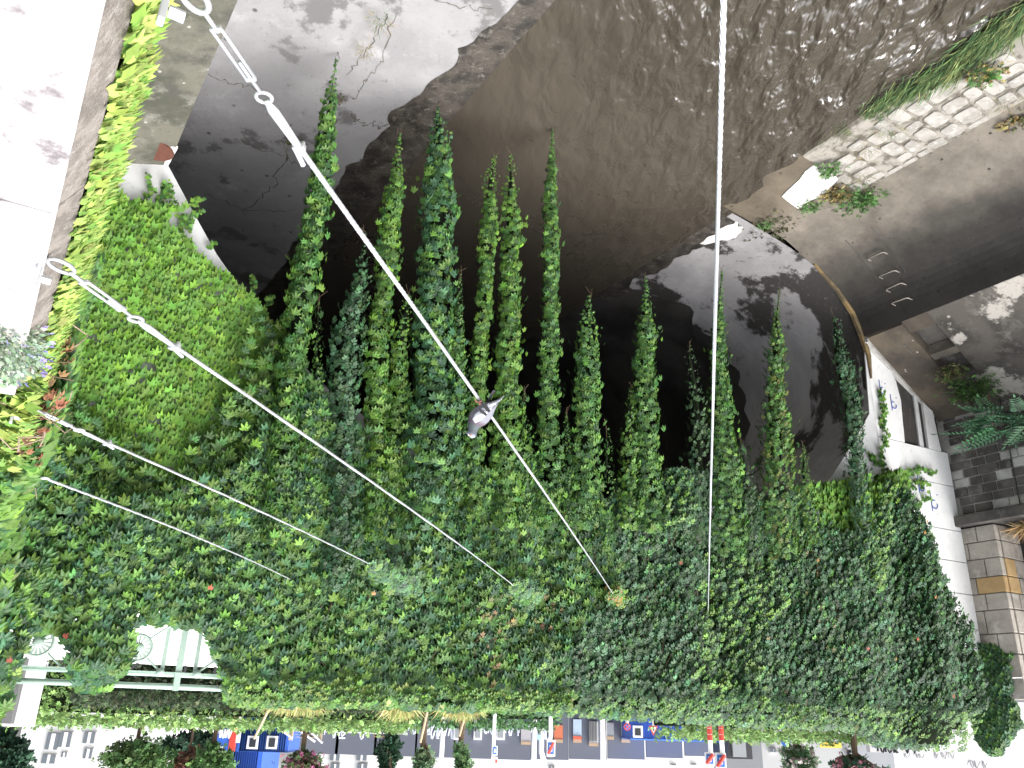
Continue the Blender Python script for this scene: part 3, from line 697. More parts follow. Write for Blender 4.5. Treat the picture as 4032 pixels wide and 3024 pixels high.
# paler fresh shoots scattered over it
def shoots(root, n, k, cols, size):
    idx = np.where(k)[0]; idx = RNG.choice(idx, n); P = face_pts(s[idx], z[idx], mat_out(s[idx], z[idx])+.08); Y, Z = hang(n, OUT, (.5, 1.1))
    foliage('fresh_shoots', SPRIG, P, Y, Z, size*RNG.uniform(.6, 1.1, n), palette(n, cols), M['leaf'], root)
pk = vnoise(s, z, 12, .9) > .68
shoots(crf, 700, pk & (s > split), LIME+GREEN, .11); shoots(crp, 200, pk & (s < split), LIME, .1)
tops = (z > -.28) & (x > 880)
shoots(crp, 700, tops & (s < split), YELLOW[2:]+LIME+GREEN, .1); shoots(crf, 600, tops & (s >= split), LIME+GREEN, .1)
au = RNG.choice(len(s), 16); P = face_pts(s[au], z[au], mat_out(s[au], z[au])+.1); Y, Z = hang(16, OUT)
foliage('red_leaves', IVY, P, Y, Z, np.full(16, .055), palette(16, AUTUMN), M['leaf'], crf)

for root, s0, s1 in ((crp, 2.4, 6.4), (crf, 6.8, 12)):
    m_ = MB()
    for q in range(46):
        a = random.uniform(s0, s1); z0 = random.uniform(-2.6, -.4); pts = []
        for w in range(7):
            pts.append(S(a, float(mat_out(a, z0))+random.uniform(-.05, .06), z0)); a += random.uniform(-.07, .07); z0 -= random.uniform(.06, .16)
        m_.tube(pts, random.uniform(.004, .009), 4)
    m_.build('bare_stems', M['stem'], root)['kind'] = 'stuff'
    dn = 80; kk = np.where((s > s0) & (s < s1) & (vnoise(s, z, 61, 1.4) > .74))[0]; kk = RNG.choice(kk, dn); P = face_pts(s[kk], z[kk], mat_out(s[kk], z[kk])+.04); Y, Z = hang(dn, OUT)
    foliage('withered_leaves', SPRIG, P, Y, Z, RNG.uniform(.05, .1, dn), palette(dn, [(.16, .15, .05), (.2, .13, .06), (.13, .15, .05), (.22, .2, .08)]), M['leaf'], root)
# ivy on the near haunch of the arch
IV = [(392, 755), (474, 775), (547, 802), (600, 818), (668, 812), (747, 822), (700, 850), (656, 878), (700, 915), (765, 966), (800, 1030), (893, 1090), (954, 1150), (1035, 1222), (1060, 1275), (1120, 1330), (1150, 1450), (1150, 1600), (1150, 1800), (1050, 1930), (800, 1990), (650, 2020), (500, 2040), (330, 1980), (230, 1760), (250, 1500), (300, 1200), (340, 950)]
ivy = thing('ivy', S(.6, .1, -6), 'bright green three lobed ivy shingled over the white wall beside the arch', 'ivy')
rs = np.arange(-1.6, 2.6, .07); rz = np.arange(-7., -1.6, .062); sg, zg = np.meshgrid(rs, rz, indexing='ij')
sv = (sg+(np.arange(len(rz)) % 2)[None, :]*.035+RNG.normal(0, .014, sg.shape)).ravel(); zv = (zg+RNG.normal(0, .016, sg.shape)+.05*(vnoise(sg, zg, 6, 1.5)-.5)).ravel()
P = face_pts(sv, zv, np.full(len(sv), .1)); px, py = to_px(P); k = in_poly(px, py, IV) & (RNG.random(len(sv)) < .97) & ~((vnoise(sv, zv, 21, 3.4) > .955))
sv, zv = sv[k], zv[k]; P = face_pts(sv, zv, .05+.09*vnoise(sv, zv, 5, 1.3)+RNG.uniform(0, .03, len(sv))); n = len(sv)
Y, Z = hang(n, OUT, (.3, .62), .16)
vine(ivy, 'ivy', IVY, P, Y, Z, .105*RNG.uniform(.8, 1.2, n), [tuple(v*1.3 for v in c) for c in LIME]+[(.1, .22, .035), (.11, .23, .04)], M['dull_leaf'], 290, .17)
for (pts) in ([(747, 822), (770, 800), (800, 790)], [(700, 860), (760, 855), (800, 835)], [(640, 810), (655, 760), (640, 720)], [(560, 800), (600, 760), (575, 690)], [(620, 790), (650, 770), (662, 730), (676, 800)], [(700, 905), (730, 880), (760, 870)], [(985, 1180), (1000, 1120), (990, 1090)], [(1040, 1220), (1060, 1185), (1066, 1180)], [(820, 985), (850, 960)], [(710, 920), (720, 880), (752, 905)]):
    q = []
    for a, b in zip(pts[:-1], pts[1:]):
        for f in np.linspace(0, 1, 7): q.append((a[0]+(b[0]-a[0])*f, a[1]+(b[1]-a[1])*f))
    PP = np.array([S(*(lambda sz: (sz[0], .05, sz[1]))(on_face(xx, yy, .05))) for xx, yy in q]); PP = np.repeat(PP, 2, 0)+RNG.normal(0, .02, (len(PP)*2, 3))
    Y, Z = hang(len(PP), OUT, (.2, .6), .5)
    foliage('tendril', IVY, PP, Y, Z, RNG.uniform(.03, .06, len(PP)), palette(len(PP), GREEN+LIME), M['dull_leaf'], ivy)
FE = [(230, 1500), (420, 1720), (650, 1800), (820, 1700), (920, 1500), (980, 1300), (1010, 1230), (1150, 1300), (1250, 1600), (1250, 2050), (250, 2100)]
s_, z_, x_, y_ = sample_face(16000, FE, -1.6, 2.8, -5.5, -1.6, .2); bd = np.array([min((x_[i]-a)**2+(y_[i]-b)**2 for a, b in FE[:8]) for i in range(len(s_))])**.5
k = (RNG.random(len(s_)) < np.clip((bd-10)/260, .03, .5)) & (vnoise(s_, z_, 41, 2.6) > .3); s_, z_ = s_[k], z_[k]; n = len(s_)
P = face_pts(s_, z_, RNG.uniform(.14, .34, n)); Y, Z = hang(n, OUT, (.3, .8)); foliage('straggling_leaves', PALM, P, Y, Z, .115*RNG.uniform(.6, 1.15, n), palette(n, GREEN+LIME[:2], .3), M['leaf'], crp)
# ivy patch on the far spandrel
iv2 = thing('ivy', S(11.8, .2, -3.8), 'small patch of lime green ivy at the far end of the arch crown', 'ivy')
P2 = [(3150, 1930), (3230, 1910), (3330, 1900), (3400, 1880), (3430, 1930), (3460, 1880), (3520, 1850), (3560, 1880), (3560, 2040), (3430, 2120), (3300, 2130), (3200, 2080)]
s_, z_, x_, y_ = sample_face(9000, P2, 10, 14.6, -5, -2.5, .2); P = face_pts(s_, z_, RNG.uniform(.1, .35, len(s_))); Y, Z = hang(len(s_), OUT, (.3, .8), .3)
vine(iv2, 'ivy2', IVY, P, Y, Z, .10*RNG.uniform(.7, 1.2, len(s_)), LIME+[(.08, .18, .03)], M['dull_leaf'], 60, .2)
for i, pts in enumerate(([(3480, 1860), (3470, 1790), (3490, 1720), (3475, 1660), (3480, 1600), (3470, 1545)], [(3560, 1900), (3580, 1870), (3620, 1850), (3680, 1870)], [(3560, 1935), (3600, 1910), (3650, 1905)], [(3570, 2010), (3610, 1990), (3660, 1960)], [(3450, 1830), (3430, 1800)])):
    q = []
    for a, b in zip(pts[:-1], pts[1:]):
        for f in np.linspace(0, 1, 9): q.append((a[0]+(b[0]-a[0])*f, a[1]+(b[1]-a[1])*f))
    PP = np.array([S(*(lambda sz: (sz[0], .05, sz[1]))(on_face(xx, yy, .05))) for xx, yy in q]); PP = np.repeat(PP, 3, 0)+RNG.normal(0, .035, (len(PP)*3, 3))
    Y, Z = hang(len(PP), OUT, (.2, .6), .5)
    foliage('tendril', IVY, PP, Y, Z, RNG.uniform(.05, .09, len(PP)), palette(len(PP), GREEN+LIME), M['dull_leaf'], iv2)

# hanging strands: outline read at several heights (y: left, right), units of 1/2212 of the picture width
STR = [
 ('longest leafy vine strand at the ivy side, its tip over the pale river bed', GREEN, PALM, .13, [(128, 725, 729), (200, 705, 726), (300, 683, 722), (400, 672, 718), (500, 648, 702), (600, 626, 692), (700, 612, 672), (800, 600, 656), (900, 592, 646), (1010, 580, 640)]),
 ('thin straggly vine sprig just beside the longest strand', GREEN, SPRIG, .07, [(648, 688, 692), (690, 676, 698), (740, 672, 696), (800, 672, 694), (860, 660, 690)]),
 ('blue green vine strand tapering to a fine point under the long cable', BLUEGREEN+DARKG, SPRIG, .12, [(505, 785, 789), (560, 776, 793), (620, 752, 795), (700, 722, 786), (800, 706, 778), (900, 702, 772), (1000, 702, 776), (1110, 704, 778)]),
 ('medium vine strand with yellowish leaves left of the widest strand', GREEN+LIME, PALM, .12, [(288, 860, 864), (330, 850, 866), (400, 834, 868), (500, 816, 862), (600, 806, 856), (700, 796, 842), (800, 790, 836), (900, 790, 834), (1010, 798, 838)]),
 ('short vine strand with a ragged tuft hanging beside the widest strand', GREEN+LIME, PALM, .11, [(636, 882, 888), (665, 866, 892), (700, 852, 890), (760, 845, 884), (830, 840, 878), (920, 838, 878)]),
 ('widest bluish green vine strand, blunt and thick', BLUEGREEN+GREEN, PALM, .13, [(232, 944, 948), (265, 934, 962), (300, 922, 974), (400, 908, 978), (500, 904, 978), (600, 900, 978), (700, 892, 974), (800, 886, 980), (900, 880, 990), (1000, 870, 990)]),
 ('wispy vine strand hugging the edge of the widest strand', GREEN, SPRIG, .08, [(592, 992, 995), (640, 982, 997), (700, 976, 1000), (760, 972, 1003), (840, 965, 1006), (930, 960, 1008)]),
 ('slim vine strand with a bent tip behind the pigeon', GREEN+LIME, PALM, .10, [(338, 1064, 1072), (360, 1054, 1072), (400, 1044, 1072), (500, 1037, 1068), (600, 1030, 1062), (700, 1021, 1056), (800, 1018, 1051), (900, 1014, 1046), (980, 1008, 1042)]),
 ('vine strand with a hooked reddish tip next to the pigeon', GREEN+LIME, PALM, .11, [(336, 1098, 1104), (360, 1096, 1112), (400, 1090, 1114), (500, 1082, 1120), (600, 1078, 1122), (700, 1072, 1122), (800, 1068, 1120), (900, 1064, 1124), (1000, 1058, 1130)]),
 ('short pointed vine shoot directly under the pigeon perch', GREEN, SPRIG, .09, [(848, 1130, 1134), (880, 1120, 1138), (920, 1114, 1144), (1000, 1110, 1152)]),
 ('lone slender vine strand over the open dark water', GREEN, PALM, .11, [(272, 1190, 1194), (320, 1187, 1198), (400, 1180, 1202), (500, 1176, 1203), (600, 1173, 1205), (700, 1170, 1204), (800, 1166, 1201), (900, 1164, 1206), (1010, 1158, 1210)]),
 ('tiny thin vine shoot beside the stout cone shaped strand', GREEN, SPRIG, .07, [(890, 1222, 1226), (930, 1216, 1232), (1000, 1210, 1240)]),
 ('stout cone shaped vine strand in the middle of the arch', GREEN, PALM, .12, [(638, 1269, 1275), (670, 1260, 1280), (700, 1251, 1288), (760, 1243, 1293), (830, 1240, 1292), (920, 1237, 1288), (1010, 1230, 1286)]),
 ('bare spindly vine stem with few leaves in the dark gap', GREEN, SPRIG, .06, [(925, 1308, 1312), (960, 1302, 1320), (1010, 1298, 1320), (1050, 1296, 1322)]),
 ('pale yellowish vine strand joined to a taller dark one', LIME+GREEN, SPRIG, .1, [(836, 1360, 1366), (880, 1348, 1372), (940, 1338, 1374), (1010, 1336, 1376)]),
 ('tall pointed vine strand whose tip crosses the grey vault wall', GREEN, PALM, .11, [(600, 1393, 1397), (640, 1386, 1401), (700, 1376, 1410), (780, 1369, 1412), (860, 1368, 1413), (940, 1370, 1418), (1020, 1366, 1424)]),
 ('sparse dull vine strand with curled end next to the upright cable', DARKG, SPRIG, .09, [(748, 1484, 1492), (780, 1480, 1500), (830, 1486, 1512), (900, 1488, 1522), (980, 1486, 1532), (1060, 1480, 1540)]),
 ('fine pointed vine strand crossing the upright cable', GREEN, PALM, .10, [(585, 1557, 1560), (640, 1549, 1560), (700, 1541, 1563), (800, 1536, 1571), (900, 1533, 1578), (1000, 1532, 1590), (1080, 1528, 1596)]),
 ('short dark vine shoot right of the upright cable', DARKG, SPRIG, .08, [(955, 1598, 1602), (990, 1590, 1614), (1040, 1590, 1625), (1090, 1590, 1630)]),
 ('vine strand with some orange leaves in front of the stained vault wall', GREEN+[(.11, .14, .03)], SPRIG, .11, [(628, 1682, 1685), (660, 1674, 1686), (720, 1666, 1686), (800, 1656, 1690), (900, 1649, 1697), (1000, 1645, 1706), (1090, 1640, 1712)]),
 ('little lime tipped vine shoot at the foot of the stained vault wall', GREEN+LIME, SPRIG, .07, [(960, 1732, 1737), (1000, 1728, 1745), (1060, 1726, 1752)]),
 ('slanting blue grey vine strand beside the white bridge end', BLUEGREEN+DARKG, SPRIG, .1, [(682, 1796, 1801), (700, 1796, 1813), (760, 1797, 1826), (820, 1808, 1842), (880, 1820, 1852), (940, 1830, 1858), (1000, 1832, 1862), (1080, 1830, 1868)]),
]
KX = 4032/2212
for label, cols, tpl, lsz, rows in STR:
    oo = .42
    zs, lo, hi = [], [], []
    for yy, xl, xr in rows:
        a = on_face(xl*KX, yy*KX, oo); b = on_face(xr*KX, yy*KX, oo); lo.append(a[0]); hi.append(b[0]); zs.append((a[1]+b[1])/2)
    zs, lo, hi = map(np.array, (zs, lo, hi)); zt0 = zs[-1]
    zs = np.append(zs, zs[-1]+.95); lo = np.append(lo, lo[-1]); hi = np.append(hi, hi[-1])
    c0 = (lo[0]+hi[0])/2
    root = thing('hanging_vine', S(c0, oo, zs[0]), label, 'vine', 'vine strands hanging under the bridge edge')
    L = zs[-1]-zs[0]; area = float(np.trapezoid(hi-lo, zs)) if hasattr(np, 'trapezoid') else float(np.trapz(hi-lo, zs))
    n = int(area*(5.6/(lsz*lsz*1.0)))+int(L*60)
    if 'sparse' in label or 'spindly' in label or 'straggly' in label: n = int(n*.45)
    zz = zs[0]+L*RNG.random(n*3); wz = np.interp(zz, zs, hi-lo); keep = RNG.random(n*3)*wz.max() < wz+.12; zz = zz[keep][:n]; n = len(zz)
    l_, h_ = np.interp(zz, zs, lo), np.interp(zz, zs, hi); ph = RNG.uniform(-1.25, 1.25, n)+RNG.choice([0, 0, 0, math.pi], n)
    hw = np.maximum((h_-l_)/2*1.05-lsz*.06, .015)*(1+.55*(vnoise(zz, ph*0+c0, 3, 3.)-.5)); rr = RNG.uniform(.75, 1.0, n)
    rr = np.where(RNG.random(n) < .07, rr*1.45+.12, rr)
    sx = (l_+h_)/2+.05*(vnoise(zz, zz*0+c0, 17, 1.6)-.5)+hw*np.sin(ph)*rr; ou = oo+hw*.75*np.cos(ph)*rr
    P = face_pts(sx, zz, ou); rad = nrm(OUT[None]*np.cos(ph)[:, None]+AX[None]*np.sin(ph)[:, None])
    th = RNG.uniform(.2, .75, (n, 1)); Y = nrm(np.array([0, 0, -1.])*np.cos(th)+rad*np.sin(th)+RNG.normal(0, .14, (n, 3)))
    Z = nrm(rad*np.cos(th)+np.array([0, 0, 1.])*np.sin(th)+RNG.normal(0, .2, (n, 3)))
    tap = np.clip((zz-zs[0])/1.2, .35, 1)
    lsz *= .78; n_ = n
    vine(root, 's'+str(cols[0])+str(len(tpl[0]))+str(len(cols)), tpl, P, Y, Z, lsz*tap*RNG.uniform(.75, 1.2, n), cols, M['leaf'], 60 if tpl is PALM else 0, .25)
    cz = np.linspace(zs[0], zs[-2]-.1, 14); cs = np.interp(cz, zs, (lo+hi)/2); cw = np.interp(cz, zs, hi-lo)
    MB().tube([S(a, oo, b) for a, b in zip(cs, cz)], [min(.13, max(.004, (w-.1)*.3))*(1-.8*max(0, (i-9)/4)) for i, w in enumerate(cw)], 7).build('stem', M['under'], root)
    # a few trailing tendrils at the tip
    m_ = MB()
    for q in range(2):
        m_.tube([S(c0, oo, zs[0]+.15), S(c0+random.uniform(-.04, .04), oo+.02, zs[0]-.02), S(c0+random.uniform(-.09, .09), oo+.03, zs[0]-random.uniform(.05, .14))], .0035, 4)
    m_.build('tendril', M['stem'], root)

# creeper on the near bank wall, yellow-green leaves under the coping
def bank_pts(t, m, z): P = DD[None]*t[:, None]+MM[None]*m[:, None]; P[:, 2] = z; return P
yv = thing('ivy', B(2, .1, -1.3), 'yellow green ivy hanging in a band just below the white coping', 'ivy')
YB = lambda t: np.interp(t, [.5, 1.2, 2, 3, 4], [.03, .038, .048, .06, .055])
n = 6200; t = RNG.uniform(.2, 4.1, n); u = RNG.random(n); edge_ = YB(t)+.02*vnoise(t, t*0, 4, 9)
m_a = .0+edge_*np.sqrt(u); z_a = -1.2-.25*u+RNG.normal(0, .02, n); P = bank_pts(t, m_a, z_a); Y, Z = hang(n, MM, (.5, 1.3), .5)
vine(yv, 'yiv', IVY, P, Y, Z, RNG.choice([.018, .024, .03, .045], n), YELLOW, M['dull_leaf'], 280, .2)
MB().prism([B(.1, .0, -1.22), B(4.1, .0, -1.22), B(4.1, .05, -1.5), B(.1, .05, -1.5)], MM*-.03).build('stem_shade_sheet', M['under'], yv)  # backing coloured as the shade under the yellow leaves
wc = thing('creeper', B(7, .3, -2), 'broad leaved creeper on the near bank wall where the cables are anchored', 'creeper')
n = 3400; t = 4.9+5.6*RNG.random(n)**.8; zz = -1.15-RNG.random(n)**1.3*3.0*np.clip((t-4.4)/4, .1, 1); mo = .02+.13*vnoise(t, zz, 7, .9)+(-(zz+1.15))*.06; P = bank_pts(t, mo, zz); Y, Z = hang(n, nrm(MM*.75-DD*.65), (.3, .9))
vine(wc, 'wc', PALM, P, Y, Z, .135*RNG.uniform(.7, 1.2, n), GREEN+LIME[:2], M['leaf'], 150, .26)
m_ = MB(); m_.quad(B(4.8, .01, -1.2), B(10.1, .01, -1.2), B(10.1, .1, -3.6), B(4.8, .02, -1.4)); m_.build('stem_shade_sheet', M['under'], wc)  # flat dark backing, shade behind the creeper painted in
# creeper reaching over the corner up to the railing end
n = 1400; t = RNG.uniform(8.2, 11.5, n); zz = RNG.uniform(-1.6, .1, n); P = bank_pts(t, RNG.uniform(-.75, .25, n), zz); Y, Z = hang(n, nrm(MM*.5-DD*.85), (.3, 1.))
foliage('foliage', PALM, P, Y, Z, .14*RNG.uniform(.7, 1.15, n), palette(n, GREEN+LIME), M['leaf'], wc)
# dead red-brown twigs in the creeper
dt = thing('dead_twigs', B(4.6, .15, -1.3), 'tangle of dead red brown twigs and leaves at the cable anchors', 'twigs')
m_ = MB()
for q in range(34):
    t0 = random.uniform(3.6, 5.6); p = B(t0, random.uniform(-.16, .12), random.uniform(-1.45, -1.08)); pts = [p]
    for w in range(3): p = p+np.array([random.uniform(-.11, .11), random.uniform(-.11, .11), random.uniform(-.08, .06)]); pts.append(p)
    MB().tube(pts, random.uniform(.002, .005), 4).build('twig', flat('dead_twig', (.24, .18, .13), .9), dt)
n = 190; t = RNG.uniform(3.5, 5.6, n); P = bank_pts(t, RNG.uniform(-.15, .14, n), RNG.uniform(-1.4, -1.12, n)); Y, Z = hang(n, MM, (.3, 1.4), .9)
foliage('dead_leaves', PALM, P, Y, Z, RNG.uniform(.03, .065, n), palette(n, [(.2, .085, .05), (.13, .06, .04), (.22, .14, .07), (.2, .22, .08)]), M['dry'], dt)
pl = thing('planted_wall_top', B(6, -.3, -1.3), 'end of the near parapet overgrown with yellow green ivy and creeper', 'planting')
MB().box(B(7, -.32, -1.75), DD*3.3, MM*.28, (0, 0, .42)).build('wall_top', M['coping_side'], pl)
n = 1500; t = RNG.uniform(3.5, 4.8, n); P = bank_pts(t, RNG.uniform(-.6, .03, n), -1.2+.1*vnoise(t, t*0, 3, 3)+RNG.normal(0, .03, n)); Y, Z = hang(n, nrm(MM*.4-DD*.3+np.array([0, 0, .8])), (.6, 1.3), .8)
foliage('ivy_leaves', IVY, P, Y, Z, RNG.uniform(.035, .075, n), palette(n, YELLOW), M['dull_leaf'], pl)
n = 1500; t = RNG.uniform(4.9, 10, n); P = bank_pts(t, RNG.uniform(-.7, .05, n), -1.25+.16*vnoise(t, t*0, 5, 1.5)+RNG.normal(0, .05, n)); Y, Z = hang(n, nrm(MM*.4-DD*.5+np.array([0, 0, .6])), (.4, 1.2), .8)
foliage('creeper_leaves', PALM, P, Y, Z, RNG.uniform(.08, .13, n), palette(n, GREEN+LIME), M['leaf'], pl)
lv = thing('lavender_bush', B(3.2, -.02, -1.2), 'silvery green flowering bush with tiny violet blooms at the end of the coping', 'bush')
c_ = B(3.0, -.13, -1.1); n = 3200; P = RNG.normal(0, 1, (n, 3)); P = nrm(P)*RNG.random((n, 1))**.4*np.array([.14, .2, .13])+c_; Y = nrm(P-c_+RNG.normal(0, .06, (n, 3))+np.array([0, 0, .05])); Z = nrm(RNG.normal(0, 1, (n, 3))+np.array([0, 0, .8]))
foliage('foliage', OVAL, P, Y, Z, RNG.uniform(.01, .026, n), palette(n, [(.28, .36, .25), (.36, .44, .34), (.22, .31, .2)]), M['dry'], lv)
n = 60; P = nrm(RNG.normal(0, 1, (n, 3)))*np.array([.15, .21, .14])+c_; foliage('blooms', SPRIG, P, nrm(P-c_), nrm(RNG.normal(0, 1, (n, 3))), np.full(n, .022), palette(n, [(.25, .2, .55), (.35, .3, .65)]), M['dry'], lv)
m_ = MB()
for q in range(14):
    e = c_+nrm(RNG.normal(0, 1, (1, 3)))[0]*np.array([.26, .3, .2]); m_.tube([c_-np.array([0, 0, .1]), (c_+e)/2+np.array([0, 0, .04]), e], .002, 4)
m_.build('stems', M['stem'], lv)
# vine growing out along the wires is built with the cables

# far-end creeper clump on the pier
pc = thing('creeper', B(8.3, 16.2, -1.2), 'creeper clump hanging over the stone pier beside the graffiti', 'creeper')
n = 2600; poly = [(3790, 2590), (3830, 2560), (3960, 2585), (3985, 2700), (4000, 2850), (4015, 2930), (3930, 2975), (3880, 2960), (3850, 2900), (3860, 2800), (3820, 2700)]
t = RNG.uniform(7.3, 9.2, n*5); zz = RNG.uniform(-1.6, .5, n*5); mm_ = 15.78+.25*vnoise(t, zz, 6, 2); P = bank_pts(t, mm_, zz); x_, y_ = to_px(P); k = in_poly(x_+60*(vnoise(t, zz, 71, 3)-.5)+40*(vnoise(t, zz, 72, 9)-.5), y_+70*(vnoise(t, zz, 73, 3)-.5), poly); P = P[k]
Y, Z = hang(len(P), nrm(-MM*.7-DD*.7), (.3, .8)); vine(pc, 'pc', SPRIG, P, Y, Z, .15*RNG.uniform(.7, 1.2, len(P)), GREEN+BLUEGREEN, M['leaf'], 0, .28)

# ------------------------------------------------------------------ plants on the far bank
gr = thing('grass_tuft', B(4.6, 10.5, -9.1), 'band of long green river grass along the far water edge', 'grass')
n = 3600; t = RNG.beta(1.3, 2.0, n)*4.4+2.9; t = t[vnoise(t, t*0, 33, 2.2) > .22]; n = len(t); mc = 10.42+.05*np.sin(t*3); P = bank_pts(t, mc+RNG.normal(0, .13, n), np.full(n, -9.12)); 
fade = np.clip((7.2-t)/2.2, .25, 1)
Y = nrm(np.array([0, 0, .45])+(-DD*-.9)[None]+RNG.normal(0, .28, (n, 3))); Y[:, 2] = np.abs(Y[:, 2]); Z = nrm(np.array([0, 0, 1.])+RNG.normal(0, .3, (n, 3)))
foliage('blades', BLADE, P, Y, Z, RNG.uniform(.12, .33, n)*fade, palette(n, [(.07, .12, .045), (.1, .15, .06), (.17, .19, .08), (.05, .1, .045)], .35), M['dry'], gr)
def weed(label, px, py, zg, rx, nleaf, size, cols, h=.12, tpl=SPRIG, name='weed', cat='weed', group='weeds in the river bank joints', P0=None):
    c = at_z(px, py, zg) if P0 is None else P0; root = thing(name, c, label, cat, group)
    P = c+RNG.normal(0, 1, (nleaf, 3))*np.array([rx, rx, 0]); P[:, 2] = c[2]+RNG.random(nleaf)*h
    Y = nrm((P-c)*np.array([1, 1, 0])/max(rx, .01)+np.array([0, 0, .6])+RNG.normal(0, .4, (nleaf, 3))); Z = nrm(np.array([0, 0, 1.])+RNG.normal(0, .4, (nleaf, 3)))
    foliage('foliage', tpl, P, Y, Z, size*RNG.uniform(.6, 1.2, nleaf), palette(nleaf, cols, .3), M['dull_leaf'], root); return root
WG = [(.07, .17, .04), (.1, .2, .06), (.06, .13, .04)]; WB = [(.2, .16, .06), (.26, .19, .08), (.16, .14, .05), (.1, .13, .05)]
weed('leafy green weed clump at the corner of the apron by the pale slab', 3390, 775, -8.98, .17, 320, .075, WG, .16)
weed('low weed tuft on the water side of the white slab', 3262, 660, -9.03, .09, 130, .06, WG, .1)
weed('small green weed at the inner edge of the white slab', 3195, 808, -9.02, .09, 130, .05, WG, .08)
weed('brownish dry grass clump next to the white slab corner', 3390, 690, -9.0, .12, 160, .09, WB, .12, BLADE)
weed('brown dry weed between slab and leafy weed', 3290, 760, -9.0, .1, 150, .07, WB, .1)
weed('brown dry grass growing among the setts near the water', 3400, 590, -9.03, .12, 170, .09, WB, .1, BLADE)
weed('straggly dry grass at the outer row of setts', 3500, 500, -9.05, .12, 140, .1, WB+WG, .12, BLADE)
weed('dry tuft where the setts meet the pale apron', 3960, 395, -8.98, .1, 150, .09, WB, .12, BLADE)
weed('olive weed at the upper corner of the setts', 3870, 285, -9.02, .1, 150, .08, WB+WG, .1)
weed('yellow weed fringe at the edge of the pale apron', 4010, 480, -8.97, .12, 140, .08, WB, .1)
weed('dry tuft in the cracked apron above the leafy weed', 3465, 855, -8.95, .1, 120, .08, WB, .12, BLADE)
weed('grass tuft in the bed crack near the picture edge', 1500, 75, -9.02, .1, 160, .09, WB+WG, .12, BLADE)
weed('round dry grass tuft in the bed crack', 1440, 185, -9.02, .07, 130, .08, WB, .1, BLADE)
weed('faint dead weed in the grey river bed', 1330, 380, -9.02, .05, 60, .05, [(.12, .1, .07)], .05)
weed('brown weed low on the river bed beside the longest strand', 1170, 560, -9.02, .06, 70, .06, WB, .06)
weed('dark weed mat at the silty corner by the vault', 3060, 900, -9.02, .22, 260, .06, [(.07, .07, .04), (.1, .09, .05), (.06, .09, .03)], .05)
weed('green moss weed tip at the vault corner ridge', 3010, 880, -9.0, .06, 60, .05, WG, .06)
# brown moss trails on the bed
for pts in ([(1560, 60), (1500, 250), (1440, 330), (1380, 420)], [(1380, 460), (1410, 490), (1480, 520), (1560, 510)], [(1540, 60), (1450, 200), (1360, 310)], [(1700, 20), (1850, 50), (1950, 60)], [(950, 560), (1100, 620), (1180, 655), (1230, 640)], [(820, 290), (930, 330), (1030, 365)], [(1130, 500), (1120, 640), (1050, 760), (960, 850)], [(800, 770), (960, 830), (1160, 850)]):
    q = [at_z(a[0]+(b[0]-a[0])*f+random.gauss(0, 7), a[1]+(b[1]-a[1])*f+random.gauss(0, 7), -9.02) for a, b in zip(pts[:-1], pts[1:]) for f in np.linspace(0, .95, 9)]
    m_ = MB()
    for a, b in zip(q[:-1], q[1:]):
        w = random.uniform(.003, .012); d = nrm((b-a)[None])[0]; sd = np.array([-d[1], d[0], 0])*w
        zf = lambda p: np.array([p[0], p[1], -8.98-(np.dot(p, MM)-.5)/7*.28+.004])
        m_.quad(zf(a-sd), zf(b-sd), zf(b+sd), zf(a+sd))
    o = m_.build('bed_crack', flat('crack_dirt', (.1, .09, .078), .95, var=.6, bscale=8)); o['kind'] = 'structure'
# young pinnate-leaved trees on the slope
def sapling(label, c, nl, L, cols, spread=.5):
    root = thing('sapling', c, label, 'sapling', 'saplings on the far bank slope'); c = np.asarray(c, float); m_ = MB(); top = c+np.array([0, 0, .5])
    m_.tube([c-np.array([0, 0, .2]), (c+top)/2+np.array([.03, 0, 0]), top], [.02, .015, .008], 6); m_.build('stem', M['stem'], root)
    for k in range(nl):
        a = random.uniform(0, 2*math.pi); el = random.uniform(-.1, .7); d = np.array([math.cos(a)*math.cos(el), math.sin(a)*math.cos(el), math.sin(el)])
        p = c+np.array([0, 0, random.uniform(.1, .55)])+d*.05*random.random()+np.array([random.uniform(-1, 1), random.uniform(-1, 1), 0])*spread*.35
        foliage('frond', PINNATE, np.array([p]), np.array([d]), np.array([[0, 0, 1.]])+RNG.normal(0, .15, (1, 3)), [L*random.uniform(.75, 1.15)], palette(1, cols, .15), M['dull_leaf'], root, kind=None)
    return root
FC = [(.06, .15, .075), (.075, .17, .09), (.05, .13, .07)]
sapling('large blue green sapling with long feathered leaves against the dark block wall', B(6.9, 15.5, -5.75), 20, .8, FC, 1.3)
def on_m(x, y, mm): d = ray(x, y); return d*(mm/np.dot(d, MM))
sapling('spreading sapling with dark feathered leaves rooted at the foot of the block wall', on_m(3900, 1590, 15.3), 18, .75, FC, 1.2)
sapling('feathery sapling hanging in the corner of the block wall near the picture edge', B(6.0, 15.5, -5.4), 15, .8, FC, 1.3)
weed('shaggy green shrub at the pockets of the sloping beam', 0, 0, 0, .2, 420, .085, [(.07, .15, .04), (.1, .18, .05), (.06, .12, .04)], .35, name='shrub', cat='shrub', group='shrubs on the embankment', P0=B(7.75, 15.35, -6.3))
weed('small shrub with thin dry stems on the embankment slope', 0, 0, 0, .13, 200, .07, [(.09, .13, .04), (.16, .14, .07)], .25, name='shrub', cat='shrub', group='shrubs on the embankment', P0=B(7.9, 14.9, -6.55))
weed('straw coloured grass tuft on the ledge of the stone pier', 0, 0, 0, .12, 260, .42, [(.42, .3, .14), (.36, .22, .1), (.45, .36, .2)], .05, BLADE, name='dry_grass', cat='grass', group=None, P0=B(7.7, 16.3, -3.62))

